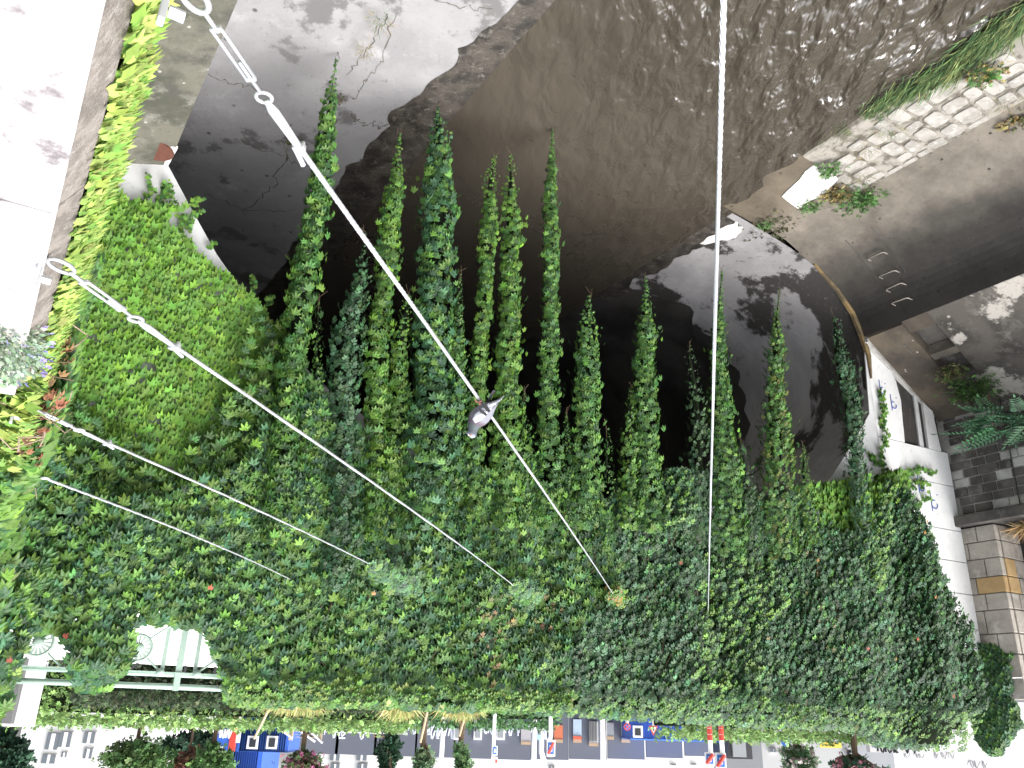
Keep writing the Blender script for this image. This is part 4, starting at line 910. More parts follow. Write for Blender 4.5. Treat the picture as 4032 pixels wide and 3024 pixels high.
# ------------------------------------------------------------------ railing
rail = thing('railing', S(.8, .05, -1.3), 'pale green iron railing with round rosettes showing through gaps in the creeper', 'railing')
GI = M['green_iron']
def bar(a, b, r, name, seg=8): return MB().tube([S(*a), S(*b)], r, seg).build(name, GI, rail, smooth=True)
bar((-1., .0, -.22), (2.6, .0, -.22), .03, 'top_rail'); bar((-1., .0, -.34), (2.6, .0, -.34), .022, 'mid_rail'); bar((-1., 0, -1.1), (2.6, 0, -1.1), .025, 'bottom_rail')
MB().box(S(.8, .0, -.36), AX*1.8, N*.045, (0, 0, .008)).build('flange', GI, rail)
for s0 in (-1.0, 1.17):
    MB().box(S(s0, .01, -.74), AX*.032, N*.02, (0, 0, .56)).build('post', GI, rail)
    for ds in (-.17, .17): MB().box(S(s0+ds, 0, -.72), AX*.02, N*.012, (0, 0, .37)).build('upright', GI, rail)
    for ds in (-.19, .19): MB().ball(S(s0+ds, .03, -.36), .045, n=12, m=8).build('knob', GI, rail, smooth=True)
for s0 in (-.24, .72, 1.62):
    c = S(s0, .02, -.6); R_ = .135; ro = MB()
    ring = [c+AX*R_*math.cos(a)+np.array([0, 0, R_*math.sin(a)]) for a in np.linspace(0, 2*math.pi, 33)]; ro.tube(ring, .018, 6, cap=False)
    o = ro.build('rosette', GI, rail, smooth=True)
    MB().tube([c+OUT*-.02, c+OUT*.015, c+OUT*.03, c+OUT*.032], [.055, .055, .04, .012], 20).build('hub', GI, o, smooth=True)
    for k in range(16):
        a = 2*math.pi*k/16; d = AX*math.cos(a)+np.array([0, 0, math.sin(a)]); tg = -AX*math.sin(a)+np.array([0, 0, math.cos(a)])
        MB().prism([c+d*.05-tg*.006, c+d*.05+tg*.006, c+d*.125+tg*.014, c+d*.125-tg*.014], OUT*.012).build('petal', GI, o)
    for sg_ in (-1, 1):
        for vz in (-1, 1): MB().tube([c+AX*sg_*R_*.72+np.array([0, 0, vz*R_*.72]), c+AX*sg_*.28+np.array([0, 0, vz*.245])], .012, 6).build('brace', GI, rail)
# low white wall with graffiti across the footway
gw = thing('parapet_wall', S(.5, -3.4, -1.3), 'low white wall with black graffiti behind the green railing', 'wall')
MB().box(S(.5, -3.4, -.98), AX*5.5, N*.1, (0, 0, .33)).build('wall_face', M['white_wall'], gw)
MB().box(S(.5, -3.4, -.62), AX*5.5, N*.14, (0, 0, .03)).build('wall_cap', M['paving'], gw)
for str_, px, sz in (('3', 880, .3), ('II', 745, .3), ('XWI', 555, .32), ('JLo!', 280, .2)):
    d = ray(px, 2605); p = d*((DF+3.28)/np.dot(d, N)); text('graffiti', str_, p, -AX, (0, 0, 1), sz, blk, gw)
rg = flat('red_spray', (.5, .08, .1), .7)


# ------------------------------------------------------------------ cables
def cable(label, A, E, hw, grow, ropeR=.0062, cover_cols=GREEN+BLUEGREEN, vl='', tb=True, plate=True):
    A = np.asarray(A, float); E = np.asarray(E, float); d = (E-A); L = np.linalg.norm(d); d /= L
    root = thing('guy_cable', A, label, 'cable', 'guy cables from bank wall to bridge'); ST = M['steel']
    sd = nrm(np.cross(d, [0, 0, 1.])[None])[0]; up = np.cross(sd, d)
    p = 0.0
    if plate:
        MB().box(A-MM*.03, DD*.012, MM*.006, (0, 0, .09)).build('anchor_plate', ST, root, bevel=.003)
        for q in (-.06, .06): MB().tube([A-MM*.022+np.array([0, 0, q]), A+MM*.004+np.array([0, 0, q])], .011, 6).build('bolt', ST, root)
    def loop(c, r, name, stretch=1.0, thick=.006):
        pts = [c+d*r*stretch*math.cos(a)+sd*r*math.sin(a) for a in np.linspace(0, 2*math.pi, 19)]
        MB().tube(pts, thick, 6, cap=False).build(name, ST, root, smooth=True)
    k = hw
    if tb:
        loop(A+d*.03*k, .03*k, 'shackle', 1.6)
        MB().tube([A+d*.07*k, A+d*.15*k], .007*k, 6).build('hook_rod', ST, root, smooth=True)
        for q in (-1, 1): MB().tube([A+d*.14*k+sd*q*.014*k, A+d*.34*k+sd*q*.014*k], .0055*k, 6).build('turnbuckle_side', ST, root, smooth=True)
        for q in (.14, .34): MB().box(A+d*q*k, d*.008*k, sd*.017*k, up*.007*k).build('turnbuckle_end', ST, root, bevel=.002)
        MB().tube([A+d*.27*k, A+d*.40*k], .006*k, 6).build('eye_rod', ST, root, smooth=True)
        loop(A+d*.425*k, .024*k, 'eye', 1.0, .0065*k); s0 = .44*k
        # doubled wire at the thimble, then the clamp and short tail
        for q in (-1, 1):
            MB().tube([A+d*s0, A+d*(s0+.05*k)+sd*q*.012*k, A+d*(s0+.17*k)+sd*q*.006, A+d*(s0+.24*k)+sd*q*.005], .006*k**.5, 6).build('wire_loop', ST, root, smooth=True)
        MB().box(A+d*(s0+.24*k), d*.012*k, sd*.022*k, up*.011*k).build('clamp', ST, root, bevel=.003)
        for q in (-1, 1): MB().ball(A+d*(s0+.24*k)+sd*q*.013*k-up*.014*k, .008*k, n=8, m=5).build('clamp_nut', ST, root)
        MB().tube([A+d*(s0+.24*k)+sd*.01, A+d*(s0+.33*k)+sd*.016+up*.004], .0065, 6).build('wire_tail', ST, root)
    else: s0 = .05; loop(A+d*.02, .02, 'eye')
    n = 24; pts = []
    for i in range(n+1):
        f = i/n; q = A+d*s0+(E-A-d*s0)*f; q = q-np.array([0, 0, 1])*4*.035*f*(1-f); pts.append(q)
    MB().tube(pts, ropeR, 8).build('wire', ST, root, smooth=True)
    # lay of the rope near the camera: strands wound round it
    m_ = MB(); turns = 60
    for w in range(4):
        hp = []
        for i in range(turns*6):
            f = i/(turns*6)*.55; a = 2*math.pi*i/6+w*math.pi/2; j = f*n; i0 = int(j); q = pts[i0]+(pts[min(i0+1, n)]-pts[i0])*(j-i0)
            hp.append(q+(sd*math.cos(a)+up*math.sin(a))*ropeR*.8)
        m_.tube(hp, ropeR*.42, 3, cap=False)
    m_.build('strands', ST, root)
    if grow > 0:
        nn = int(grow*480); f = RNG.random(nn)**.8; c = E[None]-d[None]*(f*grow)[:, None]; rad = (.03+.16*(1-f))[:, None]
        P = c+RNG.normal(0, .5, (nn, 3))*rad; Y, Z = hang(nn, OUT, (.3, 1.2), .7)
        vn = thing('cable_vine', E-d*grow, vl, 'vine', 'vine growth along the cables')
        foliage('foliage', SPRIG, P, Y, Z, RNG.uniform(.06, .12, nn), palette(nn, cover_cols), M['leaf'], vn)
    return root, A, d
E1 = S(*(lambda q: (q[0], .1, q[1]))(on_face(2430, 2365, .1))); E2 = S(*(lambda q: (q[0], .1, q[1]))(on_face(2090, 2360, .1)))
E3 = S(*(lambda q: (q[0], .1, q[1]))(on_face(1640, 2320, .1))); E4 = S(*(lambda q: (q[0], .1, q[1]))(on_face(1180, 2300, .1))); E5 = S(*(lambda q: (q[0], .1, q[1]))(on_face(2788, 2420, .1)))
A1 = at_r(742, -40, 1.66); A2 = at_r(215, 1030, 2.6); A3 = at_r(95, 1592, 4.0); A4 = at_r(170, 1880, 5.5)
c1, a1, d1 = cable('thick guy cable carrying the pigeon, running from the coping across the arch', A1, E1, .66, .9, vl='yellow and red tinged leaf tuft at the end of the pigeon cable', cover_cols=LIME+GREEN+AUTUMN[1:])
cable('second guy cable with turnbuckle and clamp, crossing the bright ivy', A2, E2, .9, 1.5, vl='narrow pale leaf tongue at the end of the second cable')
cable('third guy cable with open turnbuckle beside the dead twigs', A3, E3, .9, 2.2, vl='long pale leaf tongue at the end of the third cable')
cable('shortest thin guy cable low against the dark creeper', A4, E4, 1., 0., .0068, tb=False, plate=False)
r5, re = ray(2851, 0), E5; # upright cable: lies in the plane through the eye, this ray and its far end
best = None
for al in np.linspace(.2, 3, 600):
    P5 = r5/np.linalg.norm(r5)*al
    v = (P5-E5); tq = (-1.25-P5[2])/(v[2]) if abs(v[2]) > 1e-6 else 0
    Q = P5+v*max(tq, 0); sc = abs(float(np.dot(Q, MM))-.06)+ (0 if tq > 0 else 5)
    if best is None or sc < best[0]: best = (sc, al, Q)
cable('taut guy cable standing upright in the picture over the open river', best[2], E5, 1., .35, .006, vl='small lime leaf tuft at the end of the upright cable', cover_cols=LIME+GREEN, tb=True, plate=True)
print('cable5', best)

# ------------------------------------------------------------------ pigeon
feet_px = (1927, 1566)
# point on cable 1 nearest the ray through the feet
r_ = ray(*feet_px); r_ /= np.linalg.norm(r_); w0 = -a1; b_ = np.dot(r_, d1); 
tq = (np.dot(a1, r_)*b_-np.dot(a1, d1))/(1-b_*b_); Lc = float(np.linalg.norm(E1-a1)); fq = tq/Lc; Fp = a1+d1*tq-np.array([0, 0, .14*fq*(1-fq)-.008])
def snap(f):
    return Fp
dist = float(np.linalg.norm(Fp)); kpx = dist/FPX; print('pigeon', Fp, dist)
ex = np.array(RA); ex = ex-np.array([0, 0, 0]); ez = np.array(UA); ey = -np.array(FA)     # side, up, towards viewer at its perch
pg = thing('pigeon', Fp, 'grey pigeon with two black wing bars perched on the longest cable', 'pigeon')
def L3(x, z, y=0.): return Fp+(ex*x+ez*z+ey*y)*.78
feather = flat('grey_feather', (.33, .34, .38), .75, var=.12, bscale=60); pale = flat('pale_grey_feather', (.58, .6, .66), .75, var=.1, bscale=60)
dk = flat('slate_feather', (.14, .15, .18), .6, var=.25, bscale=50); black = flat('black_feather', (.025, .025, .03), .7); white = flat('white_feather', (.8, .8, .82), .8, var=.03)
rings = []; path = [(-.118, -.012, .010, .006), (-.095, .004, .024, .010), (-.07, .024, .034, .026), (-.04, .048, .050, .046), (-.012, .074, .058, .054), (.012, .098, .056, .052), (.026, .122, .044, .042), (.034, .145, .031, .031), (.037, .163, .026, .026), (.038, .178, .025, .024), (.036, .192, .020, .019), (.034, .2, .009, .009)]
for i, (x, z, rw, rh) in enumerate(path):
    a, b = path[max(i-1, 0)], path[min(i+1, len(path)-1)]; d = np.array([b[0]-a[0], b[1]-a[1]]); d /= np.linalg.norm(d); nx, nz = -d[1], d[0]
    rings.append([L3(x+nx*rh*math.cos(q), z+nz*rh*math.cos(q), rw*math.sin(q)) for q in np.linspace(0, 2*math.pi, 17)[:-1]])
mpg = bpy.data.materials.new('pigeon_plumage'); mpg.use_nodes = True
nn_ = mpg.node_tree.nodes; ll_ = mpg.node_tree.links; pb_ = nn_['Principled BSDF']; pb_.inputs['Roughness'].default_value = .7
tc = nn_.new('ShaderNodeNewGeometry'); dp = nn_.new('ShaderNodeVectorMath'); dp.operation = 'DOT_PRODUCT'; dp.inputs[1].default_value = tuple(ez*.9+ex*.43)
sb_ = nn_.new('ShaderNodeVectorMath'); sb_.operation = 'SUBTRACT'; sb_.inputs[1].default_value = tuple(Fp); ll_.new(tc.outputs['Position'], sb_.inputs[0]); ll_.new(sb_.outputs[0], dp.inputs[0])
cr_ = nn_.new('ShaderNodeValToRGB'); mr_ = nn_.new('ShaderNodeMapRange'); mr_.inputs['From Min'].default_value = -.047; mr_.inputs['From Max'].default_value = .164
ll_.new(dp.outputs['Value'], mr_.inputs['Value']); ll_.new(mr_.outputs[0], cr_.inputs[0]); ll_.new(cr_.outputs[0], pb_.inputs['Base Color'])
els = cr_.color_ramp.elements; els[0].position = 0; els[0].color = (.1, .105, .12, 1); els[1].position = 1; els[1].color = (.36, .39, .48, 1)
for pos, c in ((.3, (.17, .175, .2, 1)), (.55, (.15, .15, .18, 1)), (.63, (.075, .045, .065, 1)), (.72, (.04, .06, .06, 1)), (.85, (.05, .055, .07, 1)), (.92, (.22, .24, .31, 1))):
    e = els.new(pos); e.color = c
MB().loft(rings).build('body', mpg, pg, smooth=True)
def wing(sy):
    ol = [(.02, .118), (.036, .098), (.024, .07), (-.01, .04), (-.05, .012), (-.1, -.008), (-.125, -.012), (-.09, .02), (-.055, .056), (-.02, .096)]
    def yy(x, z):
        ax = x*.68+z*.73; return .052*max(0, 1-((ax-.055)/.13)**2)**.5+.008
    o = MB().loft([[L3(x, z, sy*yy(x, z)) for x, z in ol], [L3(-.02+(x+.02)*.8, .05+(z-.05)*.8, sy*(yy(x, z)+.008)) for x, z in ol]]).build('wing', pale, pg, smooth=True)
    for (p, q, w) in (((-.056, .056), (-.028, .022), .009), ((-.04, .074), (.004, .042), .007)):
        pts = [L3(p[0]+(q[0]-p[0])*f, p[1]+(q[1]-p[1])*f, sy*(yy(p[0]+(q[0]-p[0])*f, p[1]+(q[1]-p[1])*f)+.011)) for f in np.linspace(0, 1, 5)]
        MB().tube(pts, w*.8, 6).build('wing_bar', black, o)
    MB().tube([L3(-.052, .048, sy*.05), L3(-.046, .042, sy*.053)], .008, 6).build('white_patch', white, o)
wing(1); wing(-1)
MB().prism([L3(-.1, -.004, .016), L3(-.135, -.03, .012), L3(-.135, -.03, -.012), L3(-.1, -.004, -.016)], ez*.005).build('tail', dk, pg)
MB().prism([L3(-.05, .01, -.012), L3(-.088, -.058, -.02), L3(-.074, -.06, .0), L3(-.035, .005, .006)], ey*.005).build('tail', black, pg)
MB().tube([L3(.052, .178), L3(.066, .174), L3(.076, .168)], [.008, .005, .001], 8).build('beak', dk, pg, smooth=True)
MB().ball(L3(.055, .181, .004), .0075, n=8, m=6).build('cere', white, pg, smooth=True)
for q in (-1, 1): MB().ball(L3(.047, .184, q*.02), .0045, n=8, m=6).build('eye', flat('orange_eye', (.5, .16, .04), .3), pg, smooth=True)
pink = flat('pink_leg', (.6, .25, .22), .6)
for q in (-1, 1):
    m_ = MB().tube([L3(-.012, .038, q*.018), L3(-.004, .018, q*.014), L3(.0, .004, q*.012)], [.008, .005, .004], 6)
    for a in (-.6, 0, .6): m_.tube([L3(0, .006, q*.012), L3(.016, .006, q*.012+a*.012), L3(.022, -.008, q*.012+a*.016)], .003, 5)
    m_.tube([L3(0, .006, q*.012), L3(-.014, -.002, q*.012)], .003, 5); m_.build('leg', pink, pg, smooth=True)

# ================================================================== STREET BEYOND THE BRIDGE
def face_box(x0, y0, x1, y1, Y, depth=.3, mat=None, name='panel', parent=None, z0=None, bevel=0):
    """a box standing at depth Y whose front covers the given picture box; z0 lowers its foot to the street"""
    a, b = at_y(x0, y0, Y), at_y(x1, y1, Y); xs = sorted((a[0], b[0])); zs = sorted((a[2], b[2]))
    if z0 is not None: zs[0] = z0
    return MB().box(((xs[0]+xs[1])/2, Y+depth/2, (zs[0]+zs[1])/2), ((xs[1]-xs[0])/2, 0, 0), (0, depth/2, 0), (0, 0, (zs[1]-zs[0])/2)).build(name, mat, parent, bevel=bevel)
G0 = -1.32
def bgthing(name, x, Y, label, cat, group=None): p = at_y(x, 2830, Y); return thing(name, (p[0], Y, G0), label, cat, group)
slate = flat('slate_hoarding_paint', (.12, .13, .165), .7, var=.06, bscale=2); whitep = flat('white_paint', (.8, .8, .8), .6, var=.03)
hd = bgthing('hoarding', 2000, 27, 'long slate blue site hoarding pasted with posters behind the bridge', 'hoarding')
edges = [1190, 1330, 1480, 1640, 1790, 1940, 2090, 2240, 2390, 2540, 2690, 2860]
for a, b in zip(edges[:-1], edges[1:]):
    ytop = float(np.interp((a+b)/2, [1190, 2030, 2450, 2860], [2968, 2994, 2992, 2978])); face_box(a+1, 2830, b-1, ytop, 27, .12, slate, 'board', hd, G0)
for a, b, c in ((1788, 1816, 1), (1866, 1897, 1), (1955, 1988, 1)):
    fr = face_box(a, 2868, b, 2914, 26.9, .09, whitep, 'window_frame', hd); face_box(a+6, 2872, b-6, 2906, 26.87, .03, flat('dull_glass', (.3, .32, .33), .2), 'pane', fr)
for a, b, y0, y1, c in ((2182, 2216, 2855, 2912, (.55, .16, .08)), (2257, 2290, 2832, 2912, (.4, .5, .6)), (2319, 2356, 2840, 2926, (.6, .6, .6)), (2390, 2418, 2845, 2900, (.3, .31, .33)), (2447, 2481, 2842, 2912, (.72, .68, .58)), (2052, 2090, 2870, 2920, (.4, .38, .4))):
    p_ = face_box(a, y0, b, y1, 26.92, .06, flat('poster%.2f%.2f' % (c[0], c[2]), c, .7), 'poster', hd)
    face_box(a, y1-1, b, y1+13, 26.9, .07, flat('poster_header', (.42, .3, .2), .8), 'poster_header', hd)
    if a == 2319:
        for q in range(6): face_box(a+q*6, y0, a+q*6+3, y1-6, 26.88, .03, flat('dark_stripe', (.12, .12, .12), .8), 'stripe', p_)
    if a == 2257: face_box(a, y1-14, b, y1, 26.88, .03, flat('red_print', (.55, .12, .07), .8), 'print', p_)
sprayw = flat('white_spray', (.65, .68, .75), .8)
HGR = ((1330, 2880, 1.6), (1640, 2864, 1.2), (1740, 2882, .7), (2140, 2885, 1.1), (2045, 2872, .9), (1920, 2862, .8))
bluec = flat('blue_container_paint', (.035, .12, .5), .5, var=.08, bscale=2)
def container(x0, y0, x1, y1, Y, label, wins, rib=True, z0=None):
    root = bgthing('site_container', (x0+x1)/2, Y, label, 'container', None); face_box(x0, y0, x1, y1, Y, 2.4, bluec, 'shell', root, z0)
    if rib:
        k = x0+5
        while k < x1-3: face_box(k, y0+2, k+3, y1-3, Y-.05, .05, bluec, 'rib', root, z0 and z0+.1); k += 9
    for a, b, c, d in wins:
        f_ = face_box(a, b, c, d, Y-.12, .1, whitep, 'window', root); face_box(a+8, b+10, c-8, d-8, Y-.15, .04, flat('dark_glass', (.04, .045, .05), .15), 'pane', f_)
    face_box(x0-2, y1-5, x1+2, y1, Y-.08, 2.5, flat('blue_container_edge', (.06, .17, .55), .5), 'roof_rim', root)
    return root
c_ = container(2484, 2830, 2836, 2918, 25, 'long blue site container in front of the slate hoarding with one white window', [(2492, 2857, 2532, 2905)], z0=G0)
c1_ = container(940, 2862, 1132, 2963, 30, 'upper blue site cabin with two white framed windows', [(976, 2897, 1012, 2950), (1052, 2897, 1088, 2950)], z0=G0)
container(880, 2966, 1022, 3060, 31, 'blue site cabin stacked above at the picture edge', [], z0=1.0)
bb = bgthing('site_banner', 880, 28, 'blue banner with white lettering and a red edge beside the blue cabin', 'banner'); face_box(856, 2850, 912, 2940, 28, .1, bluec, 'sheet', bb, G0); face_box(912, 2850, 920, 2960, 27.95, .12, flat('red_paint', (.6, .06, .04), .6), 'red_edge', bb, G0); face_box(920, 2850, 940, 2925, 28, .1, whitep, 'white_sheet', bb, G0)
st = bgthing('wooden_stairs', 1190, 26, 'temporary wooden stair frame with pale handrails next to the blue cabin', 'stairs'); wood = flat('pale_timber', (.5, .4, .27), .8)
for k in range(7): face_box(1140+k*4, 2835+k*11, 1250-k*2, 2839+k*11, 26+k*.15, .3, wood, 'tread', st)
for a, b, c, d in ((1130, 2840, 1240, 2920), (1070, 2845, 1150, 2905), (1200, 2860, 1270, 2925)):
    MB().tube([at_y(a, b, 25.9), at_y(c, d, 25.9)], .035, 5).build('handrail', whitep, st)
for a in (1145, 1200, 1260): face_box(a, 2830, a+5, 2915, 25.95, .08, wood, 'post', st, G0)
def scribble(px, py, Y, w, h, mat, parent, k=3, r=.02):
    m_ = MB(); c = at_y(px, py, Y)
    for q in range(k):
        x0 = (q-(k-1)/2)*w/k; ph = random.uniform(0, 6); pts = []
        for f in np.linspace(0, 1, 12):
            pts.append(c+np.array([x0+w/k*(.42*math.sin(1.3*math.pi*f+ph)+.1*math.sin(9*f+ph)), 0, h*.5*math.cos(2.9*math.pi*f+ph*.7)]))
        m_.tube(pts, r, 4)
    return m_.build('graffiti', mat, parent)
# white buildings, far
for px, py, w_ in HGR: scribble(px, py, 26.97, w_, .38, sprayw, hd, 4, .028)
scribble(884, 2888, 27.95, .45, .25, whitep, bb, 4, .025)
WB_ = flat('white_facade', (.82, .81, .79), .9, var=.03, bscale=.5); gg = flat('facade_window_glass', (.16, .18, .2), .2); gf = flat('stone_trim', (.55, .54, .52), .8)
def building(x0, x1, Y, label, wins, ytop=3200, depth=12, mat=WB_):
    root = bgthing('building', (x0+x1)/2, Y, label, 'building', None); face_box(x0, 2830, x1, ytop, Y, depth, mat, 'wall', root, G0)
    for a, b, c, d in wins:
        f_ = face_box(a, b, c, d, Y-.15, .2, gf, 'window', root); face_box(a+3, b+3, c-3, d-3, Y-.2, .06, gg, 'pane', f_)
        face_box((a+c)/2-1, b+3, (a+c)/2+1, d-3, Y-.23, .05, whitep, 'mullion', f_)
    return root
building(95, 640, 60, 'white building with tall grey windows seen over the hedge', [(185, 2885, 225, 2955), (235, 2880, 275, 2945), (330, 2880, 370, 2930), (165, 2968, 215, 3010), (240, 2960, 262, 2985), (330, 2945, 360, 2990), (395, 2985, 410, 3005)])
building(1262, 1500, 42, 'white apartment house with glazed balcony doors between cabin and dark conifer', [(1300, 2940, 1338, 2998), (1405, 2935, 1445, 2998), (1300, 3005, 1335, 3060), (1405, 3005, 1445, 3060), (1285, 2890, 1340, 2905), (1408, 2890, 1445, 2906)])
building(1500, 1720, 46, 'pale half built block behind the young trees', [(1600, 2890, 1640, 2905), (1530, 2930, 1545, 2960), (1650, 2950, 1670, 2990)], mat=flat('grey_render', (.5, .5, .49), .9))
building(1700, 3010, 70, 'white facade rising behind the slate hoarding', [(2160, 3014, 2185, 3030), (2720, 3008, 2745, 3014), (2640, 3010, 2665, 3016)], depth=6)
building(2990, 3480, 50, 'pale building with small windows behind the oleander bushes', [(3030, 2945, 3060, 2965), (3250, 2895, 3300, 2910), (3130, 2900, 3160, 2925), (3330, 2950, 3350, 2975), (3420, 2990, 3450, 3015)], mat=flat('grey_render', (.5, .5, .49), .9))
wr = building(3500, 4400, 40, 'white wall scrawled with black graffiti at the far street corner', [], depth=5)
for px, py, w_, sz in ((3720, 2975, 'AHA', .4), (3600, 2972, 'WOW', .4), (3850, 3010, 'SO2', .45)):
    scribble(px, py, 39.95, sz*2.4, sz*.7, flat('grey_spray', (.3, .3, .32), .8), wr, 3, .02)
kb = bgthing('kiosk', 2920, 24, 'black kiosk with a grey door at the end of the hoarding', 'kiosk'); face_box(2862, 2845, 2964, 2990, 24, 2, flat('black_cladding', (.03, .03, .033), .6), 'box', kb, G0); face_box(2880, 2860, 2940, 2982, 23.9, .1, flat('grey_door', (.22, .23, .24), .5), 'door', kb, G0+.2)
wv = bgthing('wagon_window', 3530, 30, 'tram stop glass panel with a bluish reflection in its colour and black graffiti', 'shelter'); face_box(3416, 2870, 3648, 2968, 30, .3, flat('shelter_frame', (.5, .47, .45), .6), 'frame', wv, G0); face_box(3432, 2875, 3640, 2950, 29.9, .1, flat('glass_blue_reflection', (.35, .42, .55), .1), 'pane', wv); face_box(3560, 2875, 3640, 2938, 29.85, .06, flat('navy_sheet', (.08, .1, .3), .4), 'blue_sheet', wv)  # the pane's blue base colour is a painted reflection
scribble(3530, 2945, 29.8, 1.3, .3, blk, wv, 5, .035)
bn = bgthing('banner', 3270, 34, 'yellow banner with dark lettering hung on a grey fence', 'banner'); face_box(3228, 2922, 3314, 2946, 34, .05, flat('yellow_banner', (.8, .6, .08), .6), 'sheet', bn); scribble(3262, 2934, 33.9, .5, .08, blk, bn, 6, .012)
face_box(3190, 2850, 3200, 2950, 34.1, .1, M['steel'], 'post', bn, G0); face_box(3330, 2850, 3340, 2950, 34.1, .1, M['steel'], 'post', bn, G0)
# street signs and lamp posts
def pole(root, x, Y, ytop, r=.04, mat=None, bands=False):
    a = at_y(x, 2830, Y); b = at_y(x, ytop, Y); MB().tube([(a[0], Y, G0), (a[0], Y, b[2])], r, 8).build('post', mat or whitep, root, smooth=True)
    if bands:
        for q in (0, 1, 2): z = at_y(x, 2845+q*24, Y)[2]; MB().tube([(a[0], Y, z), (a[0], Y, z+.08)], r+.006, 8).build('red_band', flat('red_paint', (.6, .06, .04), .6), root)
def zone_sign(x0, y0, x1, y1, Y, label, px, ptop, bands=False, slash=True):
    root = bgthing('street_sign', px, Y, label, 'street sign', 'blue residential zone signs'); pole(root, px, Y+.08, ptop, .035, bands=bands)
    bl = flat('sign_blue', (.03, .16, .55), .5); face_box(x0, y0, x1, y1, Y, .03, whitep, 'plate', root, bevel=.01)
    w, h = x1-x0, y1-y0; face_box(x0+w*.16, y0+h*.14, x1-w*.16, y1-h*.14, Y-.02, .02, bl, 'blue_field', root); face_box(x0+w*.34, y0+h*.3, x1-w*.34, y1-h*.3, Y-.035, .02, whitep, 'pictogram', root)
    if slash:
        a, b = at_y(x1-w*.18, y0+h*.16, Y-.05), at_y(x0+w*.18, y1-h*.16, Y-.05); MB().tube([a, b], .03, 6).build('red_slash', flat('red_paint', (.6, .06, .04), .6), root)
zone_sign(2775, 2962, 2816, 3016, 14, 'blue sign with red slash on a banded pole, farther from the black kiosk', 2791, 3020, True)
zone_sign(2817, 2963, 2862, 3030, 13.6, 'blue sign with red slash on a banded pole, nearer the black kiosk', 2836, 3035, True)
zone_sign(2153, 2914, 2186, 2979, 17, 'tilted blue sign with red slash between two lamp posts', 2168, 2980)
zone_sign(1938, 2936, 1958, 2976, 18, 'narrow blue sign with white symbol above a red warning board', 1947, 3020, slash=False)
wb = bgthing('warning_board', 1946, 18.2, 'red and white chevron board at the top edge of the street strip', 'street sign'); face_box(1934, 2980, 1958, 3022, 18.2, .03, whitep, 'plate', wb); face_box(1934, 2992, 1958, 3004, 18.16, .03, flat('red_paint', (.6, .06, .04), .6), 'red_stripe', wb); pole(wb, 1946, 18.3, 2982, .03)
for x_, Y_, lab in ((2104, 22, 'slim white lamp post left of a pair in front of the hoarding'), (2372, 21, 'white lamp post in the middle of the posters'), (1746, 23, 'thin white post before the white framed windows')):
    root = bgthing('lamp_post', x_, Y_, lab, 'lamp post', 'white street posts before the hoarding'); pole(root, x_, Y_, 3150, .06); MB().tube([(at_y(x_, 2830, Y_)[0], Y_, G0), (at_y(x_, 2830, Y_)[0], Y_, G0+.9)], .09, 8).build('base', whitep, root)
root = bgthing('lamp_post', 2133, 21.5, 'bent white post with a light blue box', 'lamp post', 'white street posts before the hoarding'); MB().tube([at_y(2128, 2810, 21.5), at_y(2132, 2900, 21.5), at_y(2131, 2960, 21.5), at_y(2143, 3000, 21.5)], .06, 8).build('post', whitep, root, smooth=True); face_box(2113, 2892, 2132, 2912, 21.4, .15, flat('pale_blue_box', (.4, .6, .75), .5), 'box', root)
ns = bgthing('no_stopping_sign', 2469, 19, 'round no stopping sign with red cross on blue', 'street sign'); c = at_y(2469, 2862, 19); pole(ns, 2469, 19.06, 2866, .03)
MB().tube([c, c-np.array([0, .03, 0])], .075, 20).build('red_disc', flat('red_paint', (.6, .06, .04), .6), ns); MB().tube([c-np.array([0, .031, 0]), c-np.array([0, .04, 0])], .056, 20).build('blue_field', flat('sign_blue', (.03, .16, .55), .5), ns)
for q in (-1, 1): MB().tube([c+np.array([-.04, -.045, -.04*q]), c+np.array([.04, -.045, .04*q])], .008, 5).build('red_cross', flat('red_paint', (.6, .06, .04), .6), ns)
ys = bgthing('yield_sign', 2573, 19, 'red bordered triangular warning sign before the blue container', 'street sign'); pole(ys, 2573, 19.08, 2860, .03)
a, b, c = at_y(2555, 2858, 19), at_y(2591, 2858, 19), at_y(2573, 2897, 19); MB().prism([a, b, c], (0, .03, 0)).build('red_plate', flat('red_paint', (.6, .06, .04), .6), ys); g_ = (a+b+c)/3
MB().prism([g_+(q-g_)*.62-np.array([0, .02, 0]) for q in (a, b, c)], (0, .015, 0)).build('white_field', whitep, ys); MB().box(g_-np.array([0, .03, 0]), (.01, 0, 0), (0, .006, 0), (0, 0, .04)).build('symbol', blk, ys)
bs = bgthing('arrow_sign', 3093, 19, 'round blue sign with a white arrow by the oleander bush', 'street sign'); c = at_y(3093, 2920, 19); pole(bs, 3093, 19.06, 2922, .03); MB().tube([c, c-np.array([0, .03, 0])], .1, 22).build('blue_disc', flat('sign_blue', (.03, .16, .55), .5), bs)
MB().prism([c+np.array([x, -.045, z]) for x, z in ((-.02, .06), (.02, .06), (.02, -.01), (.05, -.01), (0, -.065), (-.05, -.01), (-.02, -.01))], (0, .01, 0)).build('arrow', whitep, bs)
pal = bgthing('pallet_stack', 1492, 24, 'stack of brown timber pallets on the building site', 'pallets')
for k in range(5): face_box(1470, 2862+k*9, 1516, 2867+k*9, 24, 1, flat('brown_timber', (.3, .19, .1), .85), 'pallet', pal)
fe = bgthing('site_fence', 1400, 22, 'light mesh site fence panels along the bridge end', 'fence')
for k in range(14): face_box(1290+k*24, 2830, 1292+k*24, 2885, 22, .04, whitep, 'upright', fe, G0)
for y_ in (2850, 2884): face_box(1290, y_, 1604, y_+3, 21.98, .04, whitep, 'rail', fe)
